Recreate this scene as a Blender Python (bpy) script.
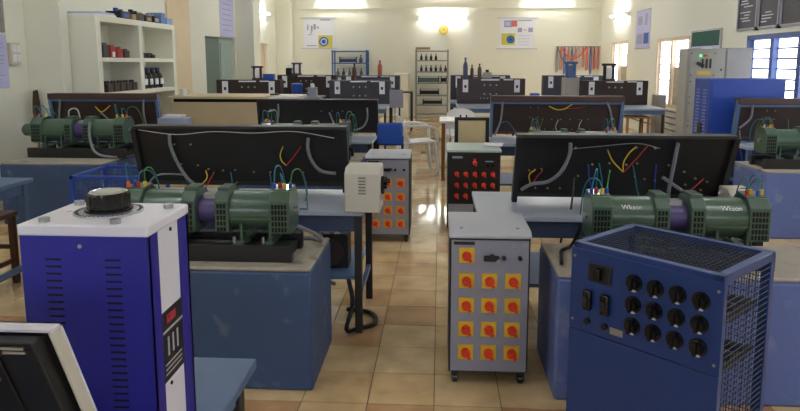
import bpy, bmesh, math, random
from mathutils import Vector, Matrix
PI = math.pi; R = math.radians
random.seed(7)
scene = bpy.context.scene
COL = scene.collection
for o in list(bpy.data.objects): bpy.data.objects.remove(o)

# ---------------------------------------------------------------- camera
F, CX, CY, YH, VX = 658., 400., 155., 62., 440.
pitch = math.atan((CY-YH)/F); yaw = math.atan((VX-CX)*math.cos(pitch)/F)
cam_d = bpy.data.cameras.new('camera'); cam = bpy.data.objects.new('camera', cam_d); COL.objects.link(cam)
cam.location = (0, 0, 1.5)
cam.rotation_euler = (PI/2-pitch, 0, yaw)
cam_d.sensor_fit = 'HORIZONTAL'; cam_d.sensor_width = 36; cam_d.lens = F*36/800
cam_d.shift_y = (CY-205.5)/800; cam_d.clip_start = .02
scene.camera = cam
# ---------------------------------------------------------------- world, exposure
w = bpy.data.worlds.new('world'); scene.world = w; w.use_nodes = True
w.node_tree.nodes['Background'].inputs[0].default_value = (.72, .84, 1, 1)
w.node_tree.nodes['Background'].inputs[1].default_value = 1.2
vs = scene.view_settings; vs.view_transform = 'Standard'; vs.look = 'None'; vs.gamma = 1; vs.use_curve_mapping = False
vs.exposure = 0.9
TUBE_E, PANE_E, CEIL_E, FRONT_E = 28., 2.6, 38., 2.6

# ---------------------------------------------------------------- materials
def lin(c):
    r = []
    for v in c:
        v /= 255.; r.append(v/12.92 if v <= .04045 else ((v+.055)/1.055)**2.4)
    return r
MATS = {}
def M(name, col, rough=.5, metal=0., var=.12, scale=6., bump=0., emit=0., coat=0., wear=None):
    if name in MATS: return MATS[name]
    m = bpy.data.materials.new(name); m.use_nodes = True; nt = m.node_tree; N = nt.nodes; L = nt.links
    b = N['Principled BSDF']; c = lin(col)
    b.inputs['Roughness'].default_value = rough; b.inputs['Metallic'].default_value = metal
    if coat: b.inputs['Coat Weight'].default_value = coat
    tc = N.new('ShaderNodeTexCoord'); nz = N.new('ShaderNodeTexNoise')
    nz.inputs['Scale'].default_value = scale; nz.inputs['Detail'].default_value = 5
    L.new(tc.outputs['Object'], nz.inputs['Vector'])
    mx = N.new('ShaderNodeMix'); mx.data_type = 'RGBA'
    mx.inputs[6].default_value = (*[max(0, v*(1-var)) for v in c], 1)
    mx.inputs[7].default_value = (*[min(1, v*(1+var)) for v in c], 1)
    L.new(nz.outputs['Fac'], mx.inputs[0]); out = mx.outputs[2]
    if wear:                                   # (colour, noise scale, threshold)
        wc, ws, wt = wear
        n2 = N.new('ShaderNodeTexNoise'); n2.inputs['Scale'].default_value = ws; n2.inputs['Detail'].default_value = 8
        L.new(tc.outputs['Object'], n2.inputs['Vector'])
        rp = N.new('ShaderNodeValToRGB'); rp.color_ramp.elements[0].position = wt; rp.color_ramp.elements[1].position = wt+.12
        L.new(n2.outputs['Fac'], rp.inputs[0])
        m2 = N.new('ShaderNodeMix'); m2.data_type = 'RGBA'; m2.inputs[7].default_value = (*lin(wc), 1)
        L.new(rp.outputs[0], m2.inputs[0]); L.new(out, m2.inputs[6]); out = m2.outputs[2]
    L.new(out, b.inputs['Base Color'])
    if bump:
        bp = N.new('ShaderNodeBump'); bp.inputs['Strength'].default_value = bump; bp.inputs['Distance'].default_value = .01
        n3 = N.new('ShaderNodeTexNoise'); n3.inputs['Scale'].default_value = scale*6; L.new(tc.outputs['Object'], n3.inputs['Vector'])
        L.new(n3.outputs['Fac'], bp.inputs['Height']); L.new(bp.outputs[0], b.inputs['Normal'])
    if emit:
        b.inputs['Emission Color'].default_value = (*c, 1); b.inputs['Emission Strength'].default_value = emit
    MATS[name] = m; return m

CREAM = M('cream_wall', (236, 235, 218), .75, var=.03, scale=1.2, bump=.05, wear=((224, 222, 200), 1.1, .66))
PEACH = M('peach_paint', (232, 212, 174), .7, var=.05)
CEILM = M('ceiling_paint', (240, 236, 222), .8, var=.02)
GROUT = M('grout', (120, 98, 74), .9)
BLUEP = M('plinth_blue', (60, 84, 126), .55, var=.16, scale=3, bump=.15, wear=((104, 118, 142), 7, .6))
BLUEL = M('plinth_violet_blue', (98, 116, 178), .55, var=.14, scale=3, bump=.15, wear=((128, 142, 184), 7, .6))
CONC = M('concrete', (168, 160, 148), .85, var=.18, scale=9, bump=.3, wear=((120, 112, 100), 6, .6))
TBLUE = M('table_blue', (76, 100, 134), .5, var=.12, scale=7, wear=((160, 172, 180), 9, .68))
TGREY = M('table_laminate', (176, 186, 204), .3, var=.06)
BLACKP = M('black_board', (24, 21, 20), .45, var=.25, scale=12)
BROWNP = M('brown_board', (52, 36, 30), .5, var=.2, scale=9)
BROWNR = M('brown_rail', (70, 46, 38), .5, var=.2, scale=9)
BLK = M('black_metal', (26, 26, 28), .45, var=.15)
BLKG = M('black_gloss', (14, 13, 14), .2, var=.1)
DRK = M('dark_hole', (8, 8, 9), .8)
STEELB = M('steel_blue_paint', (86, 112, 152), .45, var=.1)
GREEN = M('machine_green', (66, 92, 76), .3, var=.1, scale=9, coat=.3)
VIOLET = M('violet_drum', (86, 72, 128), .35, var=.1)
STEEL = M('steel', (170, 172, 176), .3, .9, var=.05)
CHROME = M('chrome', (215, 216, 220), .12, 1., var=.02)
NAVY = M('navy_paint', (30, 28, 140), .32, var=.08, scale=14, bump=.04)
WHITEP = M('white_powder', (226, 224, 232), .4, var=.03)
BOXW = M('off_white_box', (206, 202, 188), .5, var=.04)
GREYP = M('grey_panel', (150, 154, 172), .4, var=.05)
GREYT = M('grey_top', (186, 190, 200), .38, var=.05)
GREYC = M('grey_cabinet', (168, 166, 156), .5, var=.04)
YEL = M('yellow_plate', (232, 190, 44), .45, var=.06)
RED = M('red_knob', (222, 58, 34), .4, var=.08)
ORG = M('orange', (226, 96, 40), .45)
RBLUE = M('resistor_blue', (26, 56, 116), .4, var=.1, scale=8)
CABBL = M('cabinet_blue', (38, 74, 168), .4, var=.16, scale=3)
MESHM = M('mesh_wire', (58, 66, 86), .5, .2)
CONDU = M('grey_conduit', (128, 130, 136), .5, var=.1, scale=40)
WHT = M('white_plastic', (236, 236, 238), .4, var=.02)
PAPER = M('paper', (236, 238, 246), .7, var=.02)
WOOD = M('brown_wood', (120, 78, 46), .5, var=.2, scale=10)
WOODL = M('light_wood', (170, 118, 70), .5, var=.15, scale=10)
CANE = M('cream_cane', (214, 196, 150), .7, var=.08, scale=30)
BEIGE = M('beige_laminate', (206, 188, 156), .5, var=.04)
TOPW = M('white_laminate', (226, 226, 226), .25, var=.03)
DGRN = M('door_green', (96, 116, 108), .45, var=.08)
LGRN = M('door_green_pale', (150, 168, 158), .35, var=.08)
BGRN = M('board_green', (20, 84, 70), .7, var=.1)
BBLK = M('board_black', (44, 40, 50), .5, var=.1)
CHALK = M('chalk_white', (214, 214, 224), .7)
LILAC = M('lilac_print', (196, 196, 232), .6, var=.05)
PBLUE = M('print_blue', (40, 84, 170), .6); PYEL = M('print_yellow', (214, 204, 84), .6); PGREY = M('print_grey', (160, 160, 192), .6); PRED = M('print_red', (206, 110, 104), .6)
WIN = M('window_frame_blue', (78, 98, 150), .5); WINB = M('window_frame_cream', (224, 200, 170), .5)
TEAL = M('wire_teal', (30, 120, 140), .45); WGRN = M('wire_green', (60, 130, 60), .45); WYEL = M('wire_yellow', (214, 180, 40), .45)
WRED = M('wire_red', (170, 40, 36), .45); WBLU = M('wire_blue', (40, 66, 160), .45); WBLK = M('wire_black', (22, 22, 24), .5); WWHT = M('wire_white', (206, 204, 196), .5)
BLUEX = M('bright_blue_plastic', (28, 78, 172), .4, var=.08); CARD = M('cardboard', (176, 142, 98), .8, var=.1)
DKBR = M('dark_battery', (52, 34, 30), .5, var=.2); REDB = M('red_box', (160, 44, 38), .6); RACKB = M('rack_blue', (60, 100, 158), .5); RACKG = M('rack_grey', (150, 150, 146), .5)
BRUSH = M('broom_brown', (84, 64, 46), .9, var=.3, scale=40); CLKY = M('clock_yellow', (226, 196, 60), .5)
TUBEM = M('tube_glow', (250, 252, 255), .5, var=0, emit=TUBE_E); PANE = M('lit_frosted_pane', (236, 242, 255), .5, var=0, emit=PANE_E)
FPANE = M('added_fill_pane', (236, 242, 255), .5, var=0, emit=FRONT_E)  # glow for the added windows behind the camera
CTUBE = M('added_ceiling_glow', (240, 246, 255), .5, var=0, emit=CEIL_E)  # glow for the added ceiling tubes, out of view

# floor tile: colour per tile from a cell lookup, cloudy glaze, glossy
T0X, T0Y, TS = -.014, 2.722, .2955
TILE = bpy.data.materials.new('floor_tile'); TILE.use_nodes = True
def _tile():
    nt = TILE.node_tree; N = nt.nodes; L = nt.links; b = N['Principled BSDF']
    g = N.new('ShaderNodeNewGeometry')
    sub = N.new('ShaderNodeVectorMath'); sub.operation = 'SUBTRACT'; sub.inputs[1].default_value = (T0X, T0Y, -5)
    dv = N.new('ShaderNodeVectorMath'); dv.operation = 'DIVIDE'; dv.inputs[1].default_value = (TS, TS, 100)
    fl = N.new('ShaderNodeVectorMath'); fl.operation = 'FLOOR'; wn = N.new('ShaderNodeTexWhiteNoise'); wn.noise_dimensions = '3D'
    L.new(g.outputs['Position'], sub.inputs[0]); L.new(sub.outputs[0], dv.inputs[0]); L.new(dv.outputs[0], fl.inputs[0]); L.new(fl.outputs[0], wn.inputs['Vector'])
    rp = N.new('ShaderNodeValToRGB'); e = rp.color_ramp.elements
    e[0].position = 0; e[0].color = (*lin((200, 152, 112)), 1); e[1].position = 1; e[1].color = (*lin((238, 216, 172)), 1)
    q = e.new(.2); q.color = (*lin((224, 194, 146)), 1)
    L.new(wn.outputs['Value'], rp.inputs[0])
    nz = N.new('ShaderNodeTexNoise'); nz.inputs['Scale'].default_value = 5; nz.inputs['Detail'].default_value = 6
    L.new(g.outputs['Position'], nz.inputs['Vector'])
    r2 = N.new('ShaderNodeValToRGB'); r2.color_ramp.elements[0].position = .3; r2.color_ramp.elements[1].position = .75
    r2.color_ramp.elements[0].color = (.72, .66, .6, 1); r2.color_ramp.elements[1].color = (1.1, 1.08, 1.05, 1)
    L.new(nz.outputs['Fac'], r2.inputs[0])
    mx = N.new('ShaderNodeMix'); mx.data_type = 'RGBA'; mx.blend_type = 'MULTIPLY'; mx.inputs[0].default_value = 1
    L.new(rp.outputs[0], mx.inputs[6]); L.new(r2.outputs[0], mx.inputs[7]); L.new(mx.outputs[2], b.inputs['Base Color'])
    b.inputs['Roughness'].default_value = .09
_tile()

# ---------------------------------------------------------------- mesh helpers
class MB:
    def __init__(s): s.b = bmesh.new()
    def box(s, c, d, rot=(0, 0, 0)):
        m = Matrix.Translation(c) @ (Matrix.Rotation(rot[2], 4, 'Z') @ Matrix.Rotation(rot[1], 4, 'Y') @ Matrix.Rotation(rot[0], 4, 'X')) @ Matrix.Diagonal((*d, 1))
        bmesh.ops.create_cube(s.b, size=1, matrix=m); return s
    def bx(s, x0, x1, y0, y1, z0, z1):
        return s.box(((x0+x1)/2, (y0+y1)/2, (z0+z1)/2), (abs(x1-x0), abs(y1-y0), abs(z1-z0)))
    def cyl(s, p0, p1, r0, r1=None, n=16):
        p0, p1 = Vector(p0), Vector(p1); d = p1-p0
        m = Matrix.Translation((p0+p1)/2) @ d.to_track_quat('Z', 'Y').to_matrix().to_4x4()
        bmesh.ops.create_cone(s.b, cap_ends=True, segments=n, radius1=r0, radius2=r0 if r1 is None else r1, depth=d.length, matrix=m); return s
    def prism(s, poly, axis, a0, a1):
        def P(u, v, a): return {'x': (a, u, v), 'y': (u, a, v), 'z': (u, v, a)}[axis]
        A = [s.b.verts.new(P(u, v, a0)) for u, v in poly]; B = [s.b.verts.new(P(u, v, a1)) for u, v in poly]
        n = len(poly); s.b.faces.new(A); s.b.faces.new(B[::-1])
        for i in range(n): s.b.faces.new((A[i], B[i], B[(i+1) % n], A[(i+1) % n]))
        return s
    def lathe(s, prof, c=(0, 0, 0), n=24):
        rings = [[s.b.verts.new((c[0]+r*math.cos(2*PI*k/n), c[1]+r*math.sin(2*PI*k/n), c[2]+z)) for k in range(n)] for r, z in prof]
        for a, b in zip(rings, rings[1:]):
            for k in range(n): s.b.faces.new((a[k], a[(k+1) % n], b[(k+1) % n], b[k]))
        s.b.faces.new(rings[0][::-1]); s.b.faces.new(rings[-1]); return s
    def tube(s, pts, r, n=6, res=5):
        P = [Vector(p) for p in pts]
        if len(P) > 2:
            Q = [P[0]*2-P[1]]+P+[P[-1]*2-P[-2]]; out = []
            for i in range(1, len(Q)-2):
                for k in range(res):
                    t = k/res; a, b_, c, d = Q[i-1:i+3]
                    out.append(.5*((2*b_)+(c-a)*t+(2*a-5*b_+4*c-d)*t*t+(3*b_-a-3*c+d)*t**3))
            P = out+[P[-1]]
        rings = []; up = Vector((.13, .31, .94))
        for i, p in enumerate(P):
            t = (P[min(i+1, len(P)-1)]-P[max(i-1, 0)]).normalized()
            u = t.cross(up)
            if u.length < .05: u = t.cross(Vector((1, 0, 0)))
            u.normalize(); v = t.cross(u)
            rings.append([s.b.verts.new(p+(u*math.cos(2*PI*k/n)+v*math.sin(2*PI*k/n))*r) for k in range(n)])
        for a, b in zip(rings, rings[1:]):
            for k in range(n): s.b.faces.new((a[k], a[(k+1) % n], b[(k+1) % n], b[k]))
        s.b.faces.new(rings[0][::-1]); s.b.faces.new(rings[-1]); return s
    def mesh(s, name, mat):
        bmesh.ops.recalc_face_normals(s.b, faces=s.b.faces)
        me = bpy.data.meshes.new(name); s.b.to_mesh(me); s.b.free(); me.materials.append(mat)
        me.polygons.foreach_set('use_smooth', [True]*len(me.polygons)); me.set_sharp_from_angle(angle=R(38))
        return me
    def build(s, name, mat, parent=None, bevel=0, loc=None):
        o = bpy.data.objects.new(name, s.mesh(name, mat)); COL.objects.link(o)
        if parent: o.parent = parent
        if loc: o.location = loc
        if bevel:
            bv = o.modifiers.new('edge', 'BEVEL'); bv.width = bevel; bv.segments = 2; bv.limit_method = 'ANGLE'; bv.angle_limit = R(40)
        return o
def share(name, me, parent, loc=(0, 0, 0), rot=(0, 0, 0)):
    o = bpy.data.objects.new(name, me); COL.objects.link(o); o.parent = parent; o.location = loc; o.rotation_euler = rot; return o
def tag(o, label, cat, group=None):
    o['label'] = label; o['category'] = cat
    if group: o['group'] = group
    return o
def thing(name, label, cat, loc=(0, 0, 0), rz=0, group=None):
    o = bpy.data.objects.new(name, None); COL.objects.link(o); o.empty_display_size = .1
    o.location = loc; o.rotation_euler = (0, 0, rz); return tag(o, label, cat, group)
def struct(o): o['kind'] = 'structure'; return o
def stuff(o): o['kind'] = 'stuff'; return o
def dup(root, loc, rz=0, label=None, group=None):
    def rec(o, par):
        c = o.copy(); COL.objects.link(c); c.parent = par
        for ch in [x for x in KIDS if x.parent == o]: rec(ch, c)
        return c
    KIDS = list(root.children_recursive)
    c = rec(root, None); c.location = loc; c.rotation_euler = (0, 0, rz)
    if label: c['label'] = label
    if group: c['group'] = group
    return c
def text(s, size, mat, parent, loc, rot, name='lettering'):
    cu = bpy.data.curves.new('t', 'FONT'); cu.body = s; cu.size = size; cu.extrude = .0006; cu.align_x = 'CENTER'; cu.align_y = 'CENTER'
    t = bpy.data.objects.new('t', cu); COL.objects.link(t)
    me = bpy.data.meshes.new_from_object(t); me.materials.clear(); me.materials.append(mat)
    bpy.data.objects.remove(t); return share(name, me, parent, loc, rot)

# ---------------------------------------------------------------- the room
XL, XR, YF, YB, ZC = -4.5, 4.35, -2.6, 18.45, 3.55
fl = struct(MB().bx(XL-.2, XR+.2, YF-.2, YB+.2, -.2, -.004).build('floor', GROUT))
tile_me = MB().bx(.002, TS-.002, .002, TS-.002, -.012, 0).mesh('tile', TILE)
rest = MB(); cells = []
for i in range(math.floor((XL-T0X)/TS), math.ceil((XR-T0X)/TS)):
    for j in range(math.floor((YF-T0Y)/TS), math.ceil((YB-T0Y)/TS)):
        x, y = T0X+i*TS, T0Y+j*TS
        vis = (-3 <= i <= 1 and -1 <= j <= 22) or (-10 <= i <= -7 and -1 <= j <= 9) or (i in (2, 3, 4, 5) and -1 <= j <= 8)
        if vis: cells.append((x, y))
        else:
            rest.bx(max(x+.002, XL), min(x+TS-.002, XR), max(y+.002, YF), min(y+TS-.002, YB), -.012, 0)
for x, y in cells[:300]: share('tile', tile_me, fl, (x, y, 0))
stuff(rest.build('tile_field', TILE, fl))
struct(MB().bx(XL-.2, XR+.2, YF-.2, YB+.2, ZC, ZC+.15).build('ceiling', CEILM))
wb = struct(MB().bx(XL-.2, XR+.2, YB, YB+.2, 0, ZC).build('wall_back', CREAM))
wf = MB(); FW = [(-3.6, -1.6), (-.9, 1.1), (1.8, 3.8)]; x = XL-.2  # openings for the added windows behind the camera
for a, b in FW:
    wf.bx(x, a, YF-.2, YF, 0, ZC); wf.bx(a, b, YF-.2, YF, 0, .95); wf.bx(a, b, YF-.2, YF, 2.2, ZC); x = b
wf.bx(x, XR+.2, YF-.2, YF, 0, ZC); struct(wf.build('wall_front', CREAM))
wl = MB()
DL0, DL1 = 12.55, 14.4                                    # green double door opening, left wall
DX0, DX1 = 16.15, 17.2                                    # small far doorway
for y0, y1, z0 in ((YF, DL0, 0), (DL0, DL1, 2.0), (DL1, DX0, 0), (DX0, DX1, 1.97), (DX1, YB, 0)):
    wl.bx(XL-.2, XL, y0, y1, z0, ZC)
wl = struct(wl.build('wall_left', CREAM))
for y0, y1 in ((7.0, 7.16), (14.5, 15.05), (18.1, YB)):
    MB().bx(XL, -4.1, y0, y1, 0, ZC).build('pilaster', CREAM, wl, bevel=.006)
MB().bx(XL, -4.08, 14.46, 15.09, 2.86, 2.98).build('capital', CREAM, wl, bevel=.01)
struct(MB().bx(XL, XL+.03, 10.75, 11.72, 0, ZC-.3).build('trim_1', PEACH))
# windows: openings in the right wall; nearest two unseen, added to brighten the room
WINS = [(1.2, 3.2, .95, 1.87), (4.4, 6.6, .95, 1.87), (7.6, 9.76, .95, 1.87), (11.92, 13.68, .64, 1.96), (15.75, 17.2, .64, 2.0)]
wr = MB(); y = YF
for y0, y1, z0, z1 in WINS:
    wr.bx(XR, XR+.22, y, y0, 0, ZC); wr.bx(XR, XR+.22, y0, y1, 0, z0); wr.bx(XR, XR+.22, y0, y1, z1, ZC); y = y1
wr.bx(XR, XR+.22, y, YB, 0, ZC)
wr = struct(wr.build('wall_right', CREAM))
def window(n, y0, y1, z0, z1, fm, npan, bars, pm=None):
    wn = bpy.data.objects.new('window_%d' % n, None); COL.objects.link(wn); struct(wn); wn.location = (XR, y0, z0)
    W, H = y1-y0, z1-z0; t = .06
    f = MB(); f.bx(.0, .1, 0, t, 0, H); f.bx(0, .1, W-t, W, 0, H); f.bx(0, .1, 0, W, 0, t); f.bx(0, .1, 0, W, H-t, H)
    f.build('window_frame', fm, wn)
    p = (W-2*t)/npan
    for k in range(npan):
        a = t+k*p
        if k: MB().bx(-.01, .1, a-.045, a+.045, t, H-t).build('mullion', fm, wn)
        nb = max(2, round((H-2*t)/.145)); hh = (H-2*t)/nb
        for q in range(nb):
            MB().bx(.06, .066, a+.05, a+p-.05, t+q*hh+.008, t+(q+1)*hh-.008).build('pane', pm or PANE, wn)
        for q in range(nb+1):
            MB().bx(.05, .075, a+.045, a+p-.045, t+q*hh-.011, t+q*hh+.011).build('glazing_bar', bars, wn)
        MB().bx(.045, .08, a+.03, a+.05, t, H-t).build('stile', fm, wn); MB().bx(.045, .08, a+p-.05, a+p-.03, t, H-t).build('stile', fm, wn)
    if fm is WINB:                                       # slatted shutter over the lower part of one sash
        ns = int(H*.55/.05)
        for q in range(ns): MB().box((.045, t+.06+(p-.12)/2, t+.03+q*.05), (.03, p-.14, .052), (0, R(20), 0)).build('shutter_slat', M('shutter_beige', (190, 176, 152), .6), wn)
    MB().bx(-.04, .22, -.05, W+.05, -.04, 0).build('window_sill', CREAM if fm is WINB else fm, wn)
    return wn
for n, (y0, y1, z0, z1) in enumerate(WINS):
    window(n+1, y0, y1, z0, z1, WIN if n < 3 else WINB, 3 if n < 3 else 2, WIN if n < 3 else M('louvre_grey', (176, 176, 176), .5))
for k, (a, b) in enumerate(FW):  # unseen windows, added so their glow lights surfaces facing the camera
    q = window(6+k, 0, b-a, 0, 1.25, WIN, 3, WIN, FPANE); q.location = (a, YF, .95); q.rotation_euler = (0, 0, -PI/2)
# four pipes along the right wall under the tall window
for k in range(4):
    tag(MB().cyl((XR-.03, 9.9, .24+k*.115), (XR-.03, 15.6, .24+k*.115), .014, n=8).build('wall_pipe', M('pipe_dark', (92, 70, 90), .5)),
        'dark horizontal pipe running along the wall under the tall window', 'pipe', 'pipes under the tall window')
# doors in the left wall
d = bpy.data.objects.new('door_1', None); COL.objects.link(d); struct(d); d.location = (XL, DL0, 0)
MB().bx(-.12, -.07, 0, .98, 0, 2.0).build('door_leaf', DGRN, d, bevel=.004)
MB().bx(-.12, -.07, .99, 1.85, 0, 2.0).build('door_leaf', LGRN, d, bevel=.004)
MB().bx(-.075, -.06, 1.06, 1.78, 1.15, 1.9).build('door_glass', M('door_glass', (160, 182, 176), .15), d)
MB().bx(-.07, -.06, 1.42, 1.72, .93, 1.08).build('notice', PAPER, d)
MB().cyl((-.06, .9, 1.0), (.0, .9, 1.0), .02).build('door_handle', STEEL, d)
d = bpy.data.objects.new('door_2', None); COL.objects.link(d); struct(d); d.location = (XL, DX0, 0)
MB().bx(-.14, -.1, .0, .5, 0, 1.97).build('door_leaf', PEACH, d); MB().bx(-.14, -.1, .52, 1.05, 0, 1.97).build('door_leaf', WINB, d)
MB().bx(-.1, -.096, .06, .3, .5, 1.85).build('lit_pane', PANE, d)
# conduit line along the back wall
struct(MB().bx(XL, XR, YB-.03, YB, 2.95, 2.99).build('trim_2', CREAM))

# ---------------------------------------------------------------- lamps
def tube_light(label, loc, rz, E=TUBEM, ln=1.3, cat='lamp', group=None, flat=False):
    t = thing('tube_light', label, cat, loc, rz, group)
    MB().bx(-ln/2-.03, ln/2+.03, -.0, .05, -.03, .03).build('batten', WHT, t, bevel=.004)
    MB().cyl((-ln/2, -.045, 0), (ln/2, -.045, 0), .019, n=12).build('glowing_tube', E, t)
    for s in (-1, 1): MB().bx(s*ln/2-.02, s*ln/2+.02, -.07, .0, -.025, .025).build('end_cap', WHT, t)
    return t
tube_light('lit tube light on the back wall above the round clock', (.07, YB-.06, 2.69), 0)
tube_light('lit tube light high on the back wall above the blue rack', (-2.74, YB-.06, 3.21), 0)
tube_light('lit tube light high on the back wall above the hanging cords', (2.9, YB-.06, 3.18), 0)
tube_light('lit tube light on the right wall between corner window and banner', (XR-.06, 16.4, 2.62), -PI/2)
tube_light('lit tube light on the left wall past the pilaster', (XL+.06, 16.4, 2.72), PI/2)
for y in (1.5, 5.5, 9.5, 13.5):  # lamps added out of view to raise the room brightness
    for x in (-2.3, 2.3):
        t = tube_light('unseen tube light added under the ceiling for brightness', (x, y, ZC-.1), PI/2, CTUBE, group='added ceiling tube lights')
        t.rotation_euler = (R(90), 0, PI/2); t.location.z = ZC-.06

# ---------------------------------------------------------------- plinths
def plinth(label, x0, x1, y0, y1, h, mat):
    t = thing('machine_plinth', label, 'plinth', ((x0+x1)/2, (y0+y1)/2, 0)); w_, d_ = (x1-x0)/2, (y1-y0)/2
    MB().bx(-w_, w_, -d_, d_, 0, h-.018).build('plinth_body', mat, t, bevel=.012)
    MB().bx(-w_+.003, w_-.003, -d_+.003, d_-.003, h-.018, h).build('concrete_top', CONC, t, bevel=.008)
    return t
PH = .582
plinth('blue painted concrete plinth beside the black switch table with grey starter box', -1.86, -.57, 2.815, 3.36, PH, BLUEP)
plinth('blue painted concrete plinth behind the blue mesh-topped resistor bank', .52, 1.86, 2.80, 3.33, PH, BLUEL)
plinth('blue painted concrete plinth by the cream left wall', -4.05, -3.08, 5.76, 6.58, PH, BLUEP)
plinth('pale blue concrete plinth in front of the tall blue cabinet', 2.76, 4.2, 5.66, 6.28, PH, BLUEL)
plinth('blue concrete plinth behind the black console with starter box', -1.95, -.74, 6.0, 6.55, PH, BLUEP)
plinth('blue concrete plinth behind the console beside the red-knob load box', .75, 1.95, 5.75, 6.25, PH, BLUEP)

# ---------------------------------------------------------------- motor generator sets
def octo(w_, h, c): return [(-w_+c, -h), (w_-c, -h), (w_, -h+c*.3), (w_, h-c), (w_-c, h), (-w_+c, h), (-w_, h-c), (-w_, -h+c*.3)]
def mg_set(label, loc, tacho=False, seed=0, logo=False, sc=1.):
    t = thing('motor_generator_set', label, 'motor', loc, group='green motor generator sets on plinths'); t.scale = (sc, sc, sc)
    rnd = random.Random(seed)
    MB().bx(-.44, .44, -.15, -.1, 0, .085).bx(-.44, .44, .1, .15, 0, .085).bx(-.42, .42, -.1, .1, .005, .05).build('base_frame', BLK, t, bevel=.003)
    zc = .232
    for s in (-1, 1):
        x0, x1 = (-.425, -.05) if s < 0 else (.05, .425)
        inner, outer = (x1-.07, x1) if s < 0 else (x0, x0+.07), (x0, x0+.1) if s < 0 else (x1-.1, x1)
        body = MB().cyl((x0+.05, 0, zc), (x1-.05, 0, zc), .1, n=32).bx(x0+.08, x1-.08, -.104, -.096, zc-.03, zc-.022).build('motor_body', GREEN, t)
        if logo: text('Wkson', .034, WHT, body, ((x0+x1)/2+.01, -.0835, zc+.06), (R(54), 0, 0))
        for (a, b), hh in ((inner, .106), (outer, .109)):
            e = MB().prism(octo(.108, hh, .042), 'x', a, b)
            for v in e.b.verts: v.co.z += zc
            e = e.build('end_frame', GREEN, t, bevel=.004)
            n = 3 if b-a < .09 else 5; v = MB(); p = (b-a-.02)/n
            for i in range(n):
                for j in range(5): v.bx(a+.012+i*p, a+.012+i*p+p*.62, -.1115, -.1, zc-.088+j*.029, zc-.088+j*.029+.021)
            stuff(v.build('vent_slots', DRK, e))
        c = (outer[0]+outer[1])/2
        tb = MB().prism([(-.055, .105), (.055, .105), (.05, .135), (-.055, .125)], 'x', c-.05, c+.05)
        for v in tb.b.verts: v.co.z += zc-.01
        tb = tb.build('terminal_block', GREEN, t, bevel=.003)
        for k in range(4):
            m_ = [WYEL, ORG, WBLU, WRED, WYEL, WBLU][(k+seed+(s > 0)) % 6]
            q = MB().cyl((c-.04+k*.026, -.035+.02*(k % 2), zc+.115), (c-.04+k*.026, -.035+.02*(k % 2), zc+.143), .0095, n=10).build('terminal', m_, tb)
            if k != 1:
                lx = c-.04+k*.026; ly = -.035+.02*(k % 2); j1, j2 = rnd.uniform(-.05, .05), rnd.uniform(.02, .07)
                MB().tube([(lx, ly, zc+.14), (lx+j1*.4, ly+.01, zc+.16+j2), (lx+j1, ly+.09, zc+.15+j2), (lx+j1*1.3, ly+.16, zc+.1), (lx+j1*1.5, ly+.17, zc-.03)], .0035, 5).build('lead_wire', [TEAL, WBLU, TEAL, WGRN][k], tb)
        c2 = (inner[0]+inner[1])/2
        MB().bx(c2-.03, c2+.03, -.065, .05, zc+.1, zc+.125).build('terminal_cover', GREEN, t, bevel=.004)
        for fx in (x0+.13, x1-.1):
            MB().bx(fx-.02, fx+.02, -.13, .13, .085, .1).bx(fx-.006, fx+.006, -.105, -.08, .09, zc-.05).bx(fx-.006, fx+.006, .08, .105, .09, zc-.05).build('foot', GREEN, t)
            MB().cyl((fx-.03, -.12, .08), (fx-.03, -.12, .12), .008, n=6).build('anchor_bolt', STEEL, t)
    MB().cyl((-.047, 0, zc), (.047, 0, zc), .068, n=24).build('coupling_drum', VIOLET, t)
    MB().cyl((-.44, 0, zc), (.45, 0, zc), .018, n=12).build('shaft', STEEL, t)
    if tacho:
        MB().cyl((-.53, 0, zc), (-.42, 0, zc), .055, n=20).cyl((-.55, 0, zc), (-.53, 0, zc), .035, n=20).build('tachometer', GREEN, t)
    MB().bx(-.03, .03, -.03, .03, zc+.055, zc+.085).build('coupling_guard', STEEL, t)
    if tacho: MB().tube([(.12, -.1, zc+.08), (.125, -.13, zc), (.16, -.16, zc-.14), (.24, -.18, zc-.2), (.38, -.17, zc-.222)], .012, 8).build('hose', CONDU, t)
    return t
mgB = mg_set('green motor set on the plinth beside the grey starter box', (-1.09, 3.04, PH), seed=1, sc=.94)
mg_set('green motor set on the plinth behind the blue mesh-topped resistor bank', (1.08, 3.04, PH), seed=2, logo=True, sc=.92)
mg_set('green motor set with tachometer end on the plinth by the cream left wall', (-3.5, 6.25, PH), True, seed=3, sc=1.1)
mg_set('green motor set on the pale plinth in front of the tall blue cabinet', (3.25, 5.95, PH), seed=4)
mg_set('green motor set behind the black console with starter box', (-1.28, 6.25, PH), seed=5)
mg_set('green motor set behind the console beside the red-knob load box', (1.2, 6.0, PH), seed=6, sc=.9)

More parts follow.
